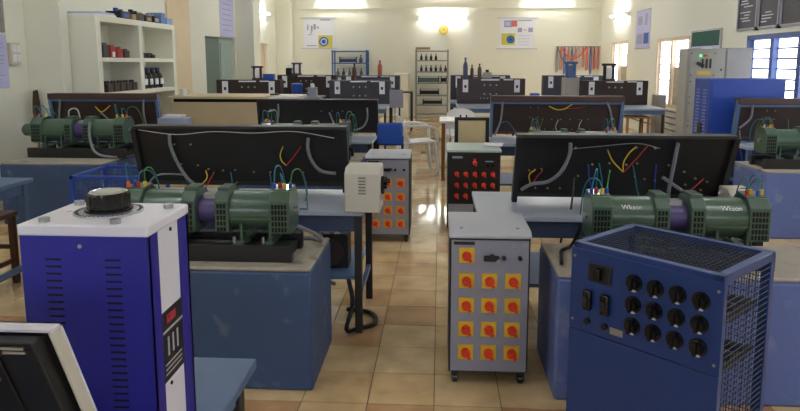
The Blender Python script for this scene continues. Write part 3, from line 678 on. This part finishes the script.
frame_chair('wooden_chair', 'dark framed chair with cream back panel behind the red-knob load box', (.325, 6.62, 0), 0, .155, .95, .67, BLK, CANE, .5, True)
def blue_chair():
    t = thing('steel_chair', 'bright blue backed chair with black legs beside the black console', 'chair', (-.52, 6.9, 0))
    MB().bx(-.135, .135, -.025, .02, .625, .865).build('backrest', BLUEX, t, bevel=.022)
    MB().bx(-.15, .15, .0, .34, .44, .48).build('seat', BLUEX, t, bevel=.015)
    for x in (-.13, .13):
        MB().cyl((x, .02, 0), (x, .02, .72), .013, n=10).build('leg', BLK, t); MB().cyl((x, .3, 0), (x, .3, .44), .013, n=10).build('leg', BLK, t)
blue_chair()

# ---------------------------------------------------------------- cream wall shelves and what stands on them
def wall_shelf():
    t = thing('wall_shelf', 'cream masonry shelf unit with open compartments on the left wall', 'shelf', (0, 0, 0))
    y0, y1, x0, x1 = 7.18, 9.38, XL, -3.8; ys = ((y0, y0+.1), (8.23, 8.33), (y1-.1, y1))
    MB().bx(x0, x1, y0, y1, 1.95, 2.02).build('shelf_board', CREAM, t, bevel=.004)
    for a, b in ys: MB().bx(x0, x1, a, b, 0, 1.95).build('upright', CREAM, t)
    for (_, a), (b, _) in zip(ys, ys[1:]):
        for z in (1.5, 1.1): MB().bx(x0, x1-.004, a, b, z, z+.05).build('shelf_board', CREAM, t)
        MB().bx(x0, x0+.3, a, b, 0, 1.95).build('back_panel', CREAM, t)
wall_shelf()
def block(name, label, cat, c, d, m, group=None, bevel=.004, rz=0):
    o = MB().box((0, 0, d[2]/2), d).build(name, m, bevel=bevel, loc=c); o.rotation_euler = (0, 0, rz); return tag(o, label, cat, group)
for k in range(2):
    block('paper_stack', ['white paper pile on the end of the cream shelf top', 'thin pale folder on top of the white paper pile'][k], 'papers', (-4.02, 7.5, 2.02+k*.022), (.4, .42-.06*k, .022), [PAPER, LILAC][k], rz=.05*k)
def device(name, label, cat, c, d, m, m2):
    t = thing(name, label, cat, c); MB().bx(-d[0]/2, d[0]/2, -d[1]/2, d[1]/2, 0, d[2]*.7).build('body', m, t, bevel=.008)
    MB().cyl((0, -d[1]*.25, d[2]*.7), (0, -d[1]*.25, d[2]), .03, n=14).build('terminal', m2, t); MB().cyl((0, d[1]*.25, d[2]*.7), (0, d[1]*.25, d[2]*.92), .03, n=14).build('terminal', m2, t)
    MB().bx(d[0]/2-.002, d[0]/2+.003, -d[1]*.3, d[1]*.3, d[2]*.15, d[2]*.5).build('face_plate', m2, t)
    return t
device('old_meter', 'black old meter next to the paper pile on the shelf top', 'meter', (-3.93, 7.98, 2.02), (.2, .24, .13), BLK, WBLU)
block('carton', 'small cardboard carton among the meters on the shelf top', 'box', (-3.86, 8.02+.14, 2.02), (.1, .1, .07), CARD)
device('old_meter', 'dark brown meter beside the cardboard carton on the shelf top', 'meter', (-3.93, 8.37, 2.02), (.2, .22, .14), DKBR, BLK)
device('old_meter', 'brown meter with brass face in the middle of the shelf top', 'meter', (-3.93, 8.62, 2.02), (.2, .2, .12), DKBR, CARD)
device('old_meter', 'black meter next to the blue cartons on the shelf top', 'meter', (-3.93, 8.86, 2.02), (.2, .18, .13), BLK, GREYP)
block('carton', 'tall pale blue carton on the shelf top', 'box', (-3.92, 9.05, 2.02), (.2, .14, .15), M('carton_blue', (110, 140, 190), .6))
block('carton', 'low pale blue carton at the far end of the shelf top', 'box', (-3.92, 9.26, 2.02), (.2, .2, .09), M('carton_blue2', (136, 164, 206), .6))
for k, (m_, lb) in enumerate([(BLK, 'black box at the near end of the upper shelf compartment'), (REDB, 'red box with white label in the upper shelf compartment'), (REDB, 'plain red box past the white labelled one in the shelf'), (DKBR, 'brown box at the far end of the upper shelf compartment')]):
    t = thing('component_box', lb, 'box', (-3.98, 7.5+k*.17, 1.55)); MB().bx(-.12, .12, -.07, .07, 0, .15-.02*k).build('carton', m_, t, bevel=.004)
    MB().bx(.0, .1, -.05, .05, .15-.02*k, .17-.02*k).build('lid', BLK if k != 1 else REDB, t)
    if k == 1: MB().bx(.12, .123, -.03, .03, .01, .07).build('label', PAPER, t)
for k in range(3): device('small_relay', 'small black relay in the far upper shelf compartment', 'relay', (-3.93, 8.52+k*.14, 1.55), (.12, .1, .07), BLK, BLKG)['group'] = 'relays in the shelf'
for k in range(5):
    t = thing('battery', 'dark brown battery in the row on the lower shelf', 'battery', (-3.93, 7.5+k*.155, 1.15), group='batteries on the lower shelf')
    MB().bx(-.1, .1, -.065, .065, 0, .1).build('case', DKBR, t, bevel=.006); MB().cyl((.05, -.03, .1), (.05, -.03, .13), .018).build('terminal', BLK, t); MB().cyl((.05, .03, .1), (.05, .03, .13), .018).build('terminal', BLK, t)
for k in range(4):
    t = thing('bottle', 'black bottle with white label on the lower shelf', 'bottle', (-3.92, 8.5+k*.165, 1.15), group='black labelled bottles')
    MB().lathe([(.06, 0), (.065, .02), (.065, .16), (.05, .2), (.03, .215), (.03, .25)]).build('glass_body', BLKG, t)
    MB().bx(.05, .068, -.035, .035, .05, .13).build('label', PAPER, t); MB().cyl((0, 0, .25), (0, 0, .275), .034).build('cap', WBLU, t)
t = thing('broom', 'brown broom standing upright against the pilaster', 'broom', (-4.42, 6.93, -.05))
MB().cyl((0, 0, .05), (.02, .02, .85), .012, n=8).build('handle', WOODL, t)
b_ = MB(); rr = random.Random(3)
for k in range(60):
    a = rr.random()*6.28; q = rr.random()
    b_.tube([(.02, .02, .8), (.02+.05*q*math.cos(a), .02+.02*q*math.sin(a), 1.0), (.02+.03*q*math.cos(a), .02+.015*q*math.sin(a), 1.2+.05*rr.random())], .005, 4)
stuff(b_.build('bristles', BRUSH, t))
# switchboard and paper on the near left wall
t = thing('wall_switchboard', 'cream switchboard on the left wall beside the lilac sheet', 'switch', (XL, 6.76, 1.47))
MB().bx(0, .04, -.08, .08, -.0, .23).build('box', M('switch_cream', (214, 204, 180), .5), t, bevel=.004)
for k in range(2):
    for j in range(2): MB().bx(.04, .05, -.065+.07*k, -.005+.07*k, .03+.1*j, .11+.1*j).build('switch', WHT, t, bevel=.003)
t = thing('wall_notice', 'lilac printed sheet on the near left wall', 'poster', (XL+.004, 6.36, 1.23))
MB().bx(0, .006, -.2, .3, 0, .55).build('sheet', LILAC, t)
q = MB()
for k in range(12): q.bx(.006, .007, -.15, .1+.15*rr.random(), .05+k*.04, .058+k*.04)
stuff(q.build('printed_lines', PGREY, t))
struct(MB().bx(XL, XL+.03, 6.59, 6.63, 1.8, ZC).build('trim_3', M('conduit_grey', (150, 148, 140), .5)))

# ---------------------------------------------------------------- beige counter
def counter():
    t = thing('beige_counter', 'beige counter with white overhanging top behind the consoles', 'counter', (-2.75, 8.75, 0))
    MB().bx(-.72, .43, -.42, .4, 0, .985).build('body', BEIGE, t, bevel=.004)
    MB().bx(-.7, .4, -.38, .38, .985, 1.03).build('shade_recess', DRK, t)  # set-back block in near-black, painting the shade under the top board
    MB().bx(-.76, .5, -.43, .42, 1.03, 1.06).build('top_board', BEIGE, t, bevel=.003)
    MB().bx(.1, .85, -.2, .6, 1.0, 1.045).build('white_leaf', TOPW, t, bevel=.003)
    MB().bx(.75, .82, .5, .57, 0, 1.0).build('leg', BEIGE, t)
counter()
tag(MB().bx(-.06, .06, -.03, .03, 0, .02).build('stapler', BLKG, bevel=.006, loc=(-2.22, 8.78, 1.06)), 'small black object lying on the white counter end', 'stapler')
t = thing('instrument_case', 'pale blue case with dark round opening beside the beige counter', 'instrument', (-2.79, 6.78, .7))
MB().bx(-.15, .15, -.1, .1, 0, .22).build('case', M('grinder_grey', (150, 160, 182), .5), t, bevel=.01)
MB().cyl((.06, -.1, .1), (.06, -.11, .1), .05, n=20).build('fan_opening', DRK, t); MB().bx(-.1, .1, -.06, .06, .22, .25).build('cover', WHITEP, t, bevel=.006)

# ---------------------------------------------------------------- far benches with cards
def bench(label, x0, x1, yp, zt, zb=.76, tf=.95, pm=BROWNP, cards=True, table=True, sh=(.0, .0)):
    W = x1-x0; t = thing('test_bench', label, 'bench', (x0, yp, 0), group='dark far test benches with white cards')
    if table:
        MB().bx(-.02, W+.02+sh[1], -tf, .32, .71, .74).build('table_top', TGREY, t, bevel=.003)
        for x in (.02, W-.02):
            for y_ in (-tf+.04, .28): MB().bx(x-.018, x+.018, y_-.018, y_+.018, 0, .71).build('leg', BLK, t)
        MB().bx(0, W, -tf+.02, -tf+.05, .64, .71).build('apron', STEELB, t)
    MB().bx(0, W, 0, .25, .74, zt).build('panel_box', pm, t, bevel=.006)
    if cards:
        for k, x in enumerate((.1, W-.2)):
            c = MB().bx(x, x+.1, -.006, 0, zt-.3+.05, zt-.02).build('card', PAPER, t)
            MB().bx(x+.03, x+.07, -.009, -.005, zt-.17, zt-.12).build('socket', BLK, c)
    MB().bx(W*.35, W*.62, -.004, 0, zt-.035, zt-.012).bx(W*.68, W*.82, -.004, 0, zt-.03, zt-.012).build('label_strip', PAPER, t)
    g = MB()
    for i in range(3):
        for j in range(2): g.cyl((W*.4+i*.11, 0, zt-.12-.16*j), (W*.4+i*.11, -.012, zt-.12-.16*j), .016, n=8)
    for i in range(6): g.cyl((W*.35+i*.06, 0, zt-.36), (W*.35+i*.06, -.012, zt-.36), .012, n=8)
    stuff(g.build('sockets', STEEL, t)); return t
GP = M('slate_panel', (62, 60, 72), .45, var=.12)
bench('dark brown test bench in front of the green door', -3.78, -2.68, 11.0, 1.2)
bench('dark brown test bench left of the blue rack', -3.3, -2.1, 13.3, 1.24)
bench('slate grey test bench in front of the blue rack', -2.02, -.9, 12.0, 1.17, pm=GP)
bench('slate grey test bench behind the red bottle', -2.0, -.81, 13.35, 1.23, pm=GP)
bench('slate brown test bench beside the grey rack with bottles on it', .32, 1.56, 12.2, 1.2, pm=M('slate_brown', (66, 56, 58), .45), sh=(0, .3))
bench('slate test bench behind the bottle bench', .22, 1.42, 13.5, 1.235, pm=GP)
bench('slate test bench below the hanging cords', 2.1, 3.3, 13.6, 1.23, pm=GP)
bench('dark brown test bench between the cords and the tall window', 2.56, 3.7, 12.0, 1.17)
# things on the benches
def two_post(label, c, m, s=1.):
    t = thing('post_stand', label, 'stand', c); a = .07*s
    MB().bx(-.1*s, .1*s, -.06, .06, 0, .03).build('base', m, t)
    for x in (-a, a): MB().cyl((x, 0, .03), (x, 0, .27*s), .028*s, n=12).build('post', m, t)
    MB().bx(-.12*s, .12*s, -.03, .03, .25*s, .29*s).build('crossbar', m, t); MB().bx(-.045*s, .045*s, -.03, .03, .04, .22*s).build('core', PAPER if m is not RACKB else STEELB, t)
    return t
two_post('dark twin post stand on the bench in front of the green door', (-3.1, 11.12, 1.2), M('dark_brown_metal', (60, 50, 52), .5), .8)
block('instrument_case', 'blue instrument case on the bench in front of the green door', 'box', (-2.9, 11.12, 1.2), (.18, .14, .1), BLUEX, rz=0)
two_post('dark grey twin post stand with wide top left of the blue rack', (-2.92, 13.42, 1.24), M('slate_metal', (70, 74, 92), .5), .85)
two_post('black twin post stand on the bench by the tall window', (3.03, 12.12, 1.17), BLK, 1.05)
def bottle(label, c, r_, h, m, m2):
    t = thing('bottle', label, 'bottle', c); MB().lathe([(r_, 0), (r_*1.05, .02), (r_*1.05, h*.62), (r_*.8, h*.74), (r_*.4, h*.82), (r_*.4, h*.93)], n=16).build('bottle_body', m, t)
    MB().cyl((0, 0, h*.93), (0, 0, h), r_*.5, n=12).build('cap', m2, t); return t
SL = M('slate_blue', (70, 84, 116), .4)
bottle('tall slate blue bottle on the bench beside the grey rack', (.47, 12.3, 1.2), .042, .38, SL, SL)
bottle('short dark bottle between the tall blue one and the brown one', (.59, 12.3, 1.2), .03, .25, M('dark_bottle', (64, 58, 54), .4), BLK)
bottle('brown bottle right after the short dark one on the bench', (.73, 12.3, 1.2), .035, .27, M('brown_bottle', (92, 66, 58), .4), DKBR)
device('small_meter', 'small grey meter beside the brown bottle on the bench', 'meter', (.87, 12.3, 1.2), (.16, .12, .16), GREYC, BLK)
bottle('red brown bottle on the bench in front of the blue rack', (-1.57, 12.12, 1.17), .04, .3, M('redbrown_bottle', (96, 52, 46), .4), DKBR)
bottle('red bottle with dark cap beside the blue rack', (-1.22, 13.47, 1.23), .045, .3, M('red_bottle', (186, 96, 84), .45), DKBR)
t = thing('plastic_bucket', 'bright blue plastic bucket between the far benches', 'bucket', (-2.62, 12.0, 0))
MB().lathe([(.085, .88), (.1, 1.08), (.106, 1.085), (.106, 1.1), (.07, 1.115)], n=24).build('bucket_body', BLUEX, t)
t.location.z = 0
tb = desk('side_table', 'narrow dark table under the blue bucket', -2.66+.02, -2.08, 11.6, 12.3, .88, GREYP, BLK)
tb.location.x = -2.42
device('small_meter', 'dark small meter beside the grey twin post stand', 'meter', (-3.08, 13.42, 1.24), (.12, .12, .2), BLK, WHT)
device('small_meter', 'lilac grey meter beside the blue bucket', 'meter', (-2.3, 11.85, .88), (.16, .14, .24), GREYP, WHT)
block('instrument_case', 'blue box at the far side of the bottle bench', 'box', (1.72, 12.1, .74), (.16, .14, .2), BLUEX)
block('side_table_box', 'small grey stand under the window beside the brown bench', 'box', (3.93, 12.1, 0), (.16, .3, .92), GREYC)
t = thing('grey_cabinet', 'plain pale grey cabinet between the slate and brown benches', 'cabinet', (2.4, 12.36, 0))
MB().bx(-.13, .13, -.18, .18, 0, 1.215).build('case', GREYC, t, bevel=.006); MB().bx(-.11, .11, -.19, -.18, .08, 1.17).build('door', GREYC, t, bevel=.003)
MB().bx(.1, .12, -.2, -.19, .6, .68).build('handle', BLK, t)
two_post('blue twin post stand on the pale grey cabinet', (2.4, 12.36, 1.215), RACKB, 1.0)
t = thing('sign_stand', 'lilac grey plate on a pole behind the bright blue chair', 'stand', (-.63, 9.6, 0))
MB().cyl((0, 0, 0), (0, 0, 1.0), .018, n=10).build('pole', WHITEP, t); MB().bx(-.1, .1, -.02, .0, .84, 1.1).build('plate', GREYP, t, bevel=.004); MB().cyl((0, 0, 0), (0, 0, .02), .13, n=20).build('base', BLK, t)
t = thing('small_cupboard', 'cream small cupboard against the back wall beside the grey rack', 'cupboard', (-1.0, 18.0, 0))
MB().bx(-.2, .16, -.2, .2, 0, 1.2).build('case', CREAM, t, bevel=.006); MB().bx(-.18, .14, -.21, -.2, .1, 1.16).build('door', CREAM, t); MB().cyl((.1, -.23, .6), (.1, -.21, .6), .015).build('knob', STEEL, t)
t = thing('steel_frame_table', 'black steel frame table in front of the cream cupboard', 'table', (-.85, 14.6, 0))
MB().bx(-.25, .25, -.3, .3, .83, .86).build('table_top', BLK, t)
for x in (-.23, .23):
    for y_ in (-.28, .28): MB().bx(x-.015, x+.015, y_-.015, y_+.015, 0, .83).build('leg', BLK, t)

# ---------------------------------------------------------------- racks at the back wall
def rack(name, label, x0, x1, y0, y1, levels, zt, m):
    t = thing(name, label, 'rack', ((x0+x1)/2, (y0+y1)/2, 0)); w_, d_ = (x1-x0)/2, (y1-y0)/2
    for x in (-w_, w_-.04):
        for y_ in (-d_, d_-.04): MB().bx(x, x+.04, y_, y_+.04, 0, zt).build('upright', m, t)
    for z in levels: MB().bx(-w_, w_, -d_, d_, z-.03, z).build('shelf_board', m, t)
    return t
rack('steel_rack', 'blue steel rack under the poster with the blue ring', -2.93, -1.96, 17.85, 18.3, (.2, .75, 1.12, 1.48, 1.8), 1.82, RACKB)
rack('steel_rack', 'grey open steel rack below the round clock', -.66, .23, 17.7, 18.1, (.12, .36, .62, .95, 1.25, 1.55, 1.8), 1.83, RACKG)
def flask(name, label, cat, c, r_, h, m, group): 
    t = thing(name, label, cat, c, group=group); MB().lathe([(r_, 0), (r_, h*.5), (r_*.5, h*.7), (r_*.35, h*.72), (r_*.35, h)], n=12).build('flask_body', m, t)
    MB().cyl((0, 0, h), (0, 0, h*1.06), r_*.45, n=10).build('stopper', BLK, t)
def coil(label, c, ln, r_, m, group):
    t = thing('rheostat', label, 'rheostat', c, group=group)
    MB().cyl((-ln/2, 0, r_+.02), (ln/2, 0, r_+.02), r_, n=16).build('tube', m, t); MB().bx(-ln/2, ln/2, -.01, .01, r_*2+.05, r_*2+.065).build('slider_rod', STEEL, t)
    for x in (-ln/2, ln/2): MB().bx(x-.012, x+.012, -r_, r_, 0, r_*2+.07).build('end_bracket', BLK, t)
for k in range(5): flask('flask', ['slate flask', 'black flask', 'slate flask', 'teal flask', 'slate flask'][k]+' on the middle board of the blue steel rack', 'flask', (-2.78+.16*k, 17.98, 1.12), .045, .2, [SL, BLK, SL, TEAL, SL][k], 'flasks on the blue rack')
coil('grey blue rheostat on the upper board of the blue rack', (-2.5, 18.0, 1.48), .45, .045, SL, None); flask('flask', 'dark flask beside the rheostat on the blue rack', 'flask', (-2.15, 18.0, 1.48), .05, .2, SL, None)
for z, n in ((1.55, 4), (1.25, 6)):
    for k in range(n): flask('flask', '%s flask on the %s shelf of the grey rack' % (['black', 'slate', 'brown'][k % 3], 'upper' if z > 1.5 else 'middle'), 'flask', (-.5+.13*k, 17.84, z), .035, .16, [BLK, SL, DKBR][k % 3], '%s rack flasks' % ('upper' if z > 1.5 else 'middle'))
coil('teal grey long rheostat on the grey rack', (-.3, 17.85, .95), .55, .055, M('teal_grey', (86, 110, 112), .45), None); coil('short dark rheostat beside the teal one on the grey rack', (.1, 17.85, .95), .14, .055, BLK, None)
coil('dark rheostat on the lower shelf of the grey rack', (-.28, 17.85, .62), .5, .05, BLK, None); coil('black rheostat near the foot of the grey rack', (-.2, 17.85, .36), .5, .045, BLK, None)
block('carton', 'flat brown carton on top of the grey rack', 'box', (-.46, 17.9, 1.83), (.38, .3, .06), CARD)

# ---------------------------------------------------------------- wall hangings
def poster(label, x0, x1, z0, z1, kind):
    t = thing('wall_poster', label, 'poster', ((x0+x1)/2, YB-.004, z0)); w_, H = (x1-x0)/2, z1-z0
    MB().bx(-w_, w_, -.006, 0, 0, H).build('sheet', PAPER, t)
    for z in (0, H): MB().cyl((-w_-.08, -.012, z), (w_+.08, -.012, z), .007, n=8).build('hanging_rod', PGREY, t)
    def rect(a, b, c, d_, m, e=-.0075): MB().bx(-w_+2*w_*a, -w_+2*w_*b, e, -.005, H*c, H*d_).build('printed_block', m, t)
    def ring(u, v, r_, m1, m2, e=-.009):
        x, z = -w_+2*w_*u, H*v
        MB().cyl((x, -.005, z), (x, e, z), r_, n=28).build('emblem_disc', m1, t); MB().cyl((x, -.005, z), (x, e-.001, z), r_*.72, n=28).build('emblem_disc', m2, t); MB().cyl((x, -.005, z), (x, e-.002, z), r_*.45, n=24).build('emblem_disc', PBLUE, t)
    if kind == 0:
        rect(.48, .95, .02, .43, PYEL); ring(.66, .22, .13, PBLUE, M('print_pale', (190, 210, 220), .6)); rect(.55, .88, .92, .95, PGREY); rect(.1, .42, .07, .1, PGREY)
        for a, b, c, d_ in ((.24, .3, .55, .75), (.33, .4, .62, .8), (.22, .28, .5, .53), (.36, .42, .68, .71), (.45, .5, .65, .72), (.12, .16, .6, .78), (.14, .3, .44, .46)): rect(a, b, c, d_, PGREY)
    else:
        rect(.06, .45, .12, .5, PYEL); ring(.32, .3, .11, PBLUE, M('print_teal', (60, 140, 180), .6)); rect(.52, .9, .9, .93, PGREY)
        rect(.13, .36, .7, .92, PGREY); rect(.17, .3, .74, .88, LILAC, -.0085); rect(.34, .5, .72, .92, PRED, -.0085); rect(.52, .64, .54, .68, PGREY); rect(.82, .95, .54, .68, PGREY); rect(.68, .78, .6, .62, PRED)
        for k in range(4): rect(.54, .86, .12+.1*k, .135+.1*k, LILAC)
poster('white poster with blue ring on yellow at the bottom corner above the blue rack', -3.8, -2.95, 1.88, 2.71, 0)
poster('white poster with red sketch and blue globe on yellow above the bottle bench', 1.62, 2.57, 1.86, 2.69, 1)
def side_poster(label, x, y0, y1, z0, z1, sg):
    t = thing('wall_banner', label, 'poster', (x, (y0+y1)/2, z0)); w_, H = (y1-y0)/2, z1-z0
    def rect(a, b, c, d_, m, e=.0075): MB().bx(sg*.004, sg*e, -w_+2*w_*a, -w_+2*w_*b, H*c, H*d_).build('printed_block', m, t)
    MB().bx(0, sg*.006, -w_, w_, 0, H).build('sheet', LILAC, t)
    for z in (0, H): MB().cyl((sg*.012, -w_-.05, z), (sg*.012, w_+.05, z), .007, n=8).build('hanging_rod', PGREY, t)
    return rect
r_ = side_poster('lilac banner with blue block on the right wall beside the tall window', XR-.002, 14.16, 15.15, 1.79, 2.6, -1)
r_(.08, .42, .12, .4, PBLUE); r_(.5, .92, .12, .38, PGREY); r_(.55, .85, .62, .85, PGREY); r_(.2, .38, .6, .9, PGREY)
r_ = side_poster('white and lilac banner hanging above the green door', XL+.002, 13.45, 14.35, 2.02, 3.1, 1)
for k in range(7): r_(.15, .8, .12+.1*k, .14+.1*k, PGREY)
r_(.2, .4, .8, .95, PBLUE)
t = thing('wall_clock', 'round yellow clock under the tube light on the back wall', 'clock', (.09, YB, 2.37))
MB().cyl((0, 0, 0), (0, -.04, 0), .13, n=32).build('rim', CLKY, t); MB().cyl((0, -.03, 0), (0, -.045, 0), .1, n=32).build('face', M('clock_face', (240, 216, 110), .5), t)
MB().box((.02, -.048, .02), (.008, .004, .07), (0, R(45), 0)).build('hour_hand', BLK, t); MB().box((0, -.05, .035), (.006, .004, .08)).build('minute_hand', BLK, t)
t = thing('notice_board', 'green notice board with cream frame on the right wall', 'board', (XR, 11.2, 1.76))
MB().bx(-.02, 0, -.56, .56, 0, .25).build('board', BGRN, t); MB().bx(-.03, .0, -.58, .58, .24, .265).bx(-.03, 0, -.6, -.57, -.3, .26).bx(-.03, 0, .57, .6, -.3, .26).build('frame', STEEL, t)
MB().bx(-.022, 0, -.56, .56, -.3, 0).build('lower_board', LILAC, t); MB().bx(-.026, -.02, -.3, .1, -.2, -.03).build('notice', PAPER, t); MB().bx(-.026, -.02, .2, .5, -.2, -.03).build('notice', PRED, t)
rr = random.Random(11)
for k, (y0, y1) in enumerate(((9.46, 10.06), (8.86, 9.42), (8.2, 8.82))):
    lb = ['black honour board nearest the notice board', 'black honour board with the most white lines', 'black honour board above the middle of the blue window'][k]
    t = thing('honour_board', lb, 'board', (XR, (y0+y1)/2, 1.95)); w_ = (y1-y0)/2
    MB().bx(-.02, 0, -w_, w_, .02, 1.0).build('board', BBLK, t); MB().bx(-.035, 0, -w_, w_, -.0, .025).bx(-.035, 0, w_-.025, w_, 0, 1.).bx(-.035, 0, -w_, -w_+.025, 0, 1.).bx(-.035, 0, -w_, w_, .98, 1.0).build('frame', M('board_frame', (176, 176, 190), .5), t)
    g = MB()
    for j in range(22):
        a = w_-.06-rr.random()*.18; ln = .14+.22*rr.random()
        if rr.random() < .8 and k < 2: g.bx(-.0215, -.0195, max(-w_+.05, a-ln), a, .08+.04*j, .094+.04*j)
    if k == 2: g.bx(-.0215, -.0195, 0, .12, .55, .565)
    stuff(g.build('white_lettering_lines', CHALK, t))
    MB().bx(-.045, 0, -w_-.02, -w_+.03, -.02, .03).build('bracket', BLK, t)
# hanging patch cords
t = thing('cord_rail', 'thin rail with hooks holding the patch cords on the back wall', 'rail', (3.79, YB, 1.9)); MB().bx(-.62, .62, -.03, 0, 0, .03).build('bar', GREYC, t)
for k in range(13): MB().cyl((-.6+k*.1, -.06, .01), (-.6+k*.1, -.02, .01), .006, n=6).build('hook', STEEL, t)
cm = [(CONDU, 'grey'), (ORG, 'orange'), (WBLU, 'blue'), (PRED, 'pale red'), (TEAL, 'teal'), (ORG, 'orange'), (WWHT, 'white'), (PRED, 'pale red'), (ORG, 'orange'), (WBLU, 'blue'), (RED, 'red'), (PRED, 'pale red'), (RED, 'red')]
for k, (m_, nm) in enumerate(cm):
    x = 3.19+k*.1; ln = .55+.28*rr.random()
    tag(MB().tube([(x+.015, YB-.075, 1.9-ln*.96), (x+.02, YB-.07, 1.5), (x, YB-.055, 1.92), (x-.02, YB-.065, 1.5), (x-.012, YB-.07, 1.9-ln)], .012, 6).build('patch_cord', m_),
        '%s patch cord hanging from the rail on the back wall' % nm, 'cord', '%s hanging patch cords' % nm)
for k, (a, b, dz, m_, nm) in enumerate(((3.2, 3.75, .42, CONDU, 'grey'), (3.3, 3.95, .3, RED, 'red'))):
    tag(MB().tube([(a, YB-.1-.05*k, 1.9), (a+.12, YB-.11-.05*k, 1.9-dz*.7), ((a+b)/2, YB-.11-.05*k, 1.9-dz), (b-.12, YB-.11-.05*k, 1.9-dz*.6), (b, YB-.1-.05*k, 1.9)], .016, 6).build('patch_cord', m_), '%s patch cord looped in a swag across the others' % nm, 'cord')

# ---------------------------------------------------------------- right side cabinets
def blue_cabinet():
    t = thing('blue_cabinet', 'tall blue steel cabinet with louvred side', 'cabinet', (3.19, 7.27, 0)); W, D, H = .38, .21, 1.325
    MB().bx(-W, W, -D, D, .0, H).build('case', CABBL, t, bevel=.008)
    MB().bx(-W+.02, W-.02, -D-.008, -D, .05, H-.03).build('front_door', CABBL, t, bevel=.004)
    for k in range(14):
        for y_ in (-.1, .08): MB().box((-W-.003, y_, H-.12-k*.035), (.012, .1, .014), (0, R(25), 0)).build('louvre', M('louvre_blue', (78, 110, 190), .4), t)
    MB().bx(-W-.014, -W, -.06, .06, .74, .86).build('socket', BLKG, t, bevel=.006)
blue_cabinet()
def control_board():
    t = thing('switchgear_panel', 'tall pale grey switchgear panel with indicator lights behind the blue cabinet', 'panel', (3.43, 8.95, 0)); W, D, H = .24, .15, 1.67
    MB().bx(-W, W, -D, D, 0, H).build('case', GREYC, t, bevel=.006)
    for k, (z0, z1) in enumerate(((1.3, 1.64), (1.02, 1.28), (.72, 1.0), (.4, .7), (.06, .38))):
        p = MB().bx(-W+.03, W-.12, -D-.01, -D, z0, z1).build('door_panel', GREYC, t, bevel=.003)
        for x in (-W+.05, W-.14):
            for z in (z0+.03, z1-.03): MB().cyl((x, -D-.01, z), (x, -D-.016, z), .008, n=8).build('screw', BLK, p)
        MB().box((-.08+.12*(k % 2), -D-.025, (z0+z1)/2), (.09, .03, .035), (0, R(25), 0)).build('handle', BLK, p)
    for k, m_ in enumerate((M('lamp_green', (70, 200, 110), .3, emit=1.5), RED, WYEL)): MB().cyl((-.08+.05*k, -D-.01, 1.58), (-.08+.05*k, -D-.025, 1.58), .016, n=12).build('indicator_lamp', m_, t)
    MB().bx(-.12, .06, -D-.014, -D-.01, 1.34, 1.38).build('yellow_label', YEL, t)
    for x in (-.05, .0, .05): MB().bx(x-.01, x+.01, -D-.02, -D-.01, 1.42, 1.54).build('breaker', BLK, t)
    for k in range(6): MB().cyl((W-.05, -D, .2+.24*k), (W-.05, -D-.01, .2+.24*k), .012, n=8).build('bolt', BLK, t)
control_board()
t = thing('steel_almirah', 'plain pale grey steel cupboard beside the switchgear panel', 'cupboard', (3.87, 9.0, 0))
MB().bx(-.19, .14, -.18, .2, 0, 1.68).build('case', M('almirah_grey', (160, 158, 154), .5), t, bevel=.006); MB().bx(-.18, .13, -.192, -.18, .06, 1.65).build('door', M('almirah_grey', (160, 158, 154), .5), t, bevel=.003); MB().bx(.08, .1, -.21, -.19, .8, .92).build('handle', STEEL, t)
block('carton', 'white carton on the floor under the bench by the tall window', 'box', (2.85, 11.3, 0), (.34, .3, .42), WHT)

# ---------------------------------------------------------------- clutter under and around the near left console
t = thing('transformer', 'black transformer on the under shelf of the console with the starter box', 'transformer', (-.62, 3.72, .32))
MB().bx(-.1, .1, -.07, .07, 0, .2).build('core', BLK, t, bevel=.006); MB().cyl((-.0, -.1, .1), (0, .1, .1), .075, n=20).build('coil', M('coil_brown', (58, 44, 40), .5), t)
for x in (-.06, .0, .06): MB().cyl((x, -.02, .2), (x, -.02, .225), .012, n=10).build('terminal', STEEL, t)
tag(MB().tube([(-.5, 3.52, .3), (-.47, 3.46, .18), (-.5, 3.42, .05), (-.46, 3.5, .014), (-.36, 3.6, .014), (-.4, 3.75, .014), (-.55, 3.8, .014)], .013, 8).build('floor_cable', WBLK), 'thick black cable looping to the floor beside the console table leg', 'cable')
tag(MB().tube([(-.72, 3.1, .72), (-.62, 3.2, .64), (-.6, 3.24, .594), (-.66, 3.3, .594), (-.78, 3.28, .594)], .01, 8).build('conduit_hose', CONDU), 'grey flexible hose curled on the plinth beside the starter box', 'hose')
tag(MB().tube([(.56, 2.93, .594), (.58, 3.05, .594), (.6, 3.15, .594), (.66, 3.22, .6), (.68, 3.12, .72)], .008, 8).build('conduit_hose', WBLK), 'black cable lying on the plinth behind the mesh-topped bank', 'cable')
t = thing('tea_cup', 'small white cup on the end of the beige counter', 'cup', (-3.4, 8.6, 1.06))
MB().lathe([(.03, 0), (.045, .05), (.05, .09), (.044, .088), (.038, .05), (.02, .012)], n=20).build('bowl', WHT, t); MB().tube([(.045, 0, .07), (.08, 0, .06), (.078, 0, .03), (.04, 0, .025)], .006, 6).build('handle', WHT, t)
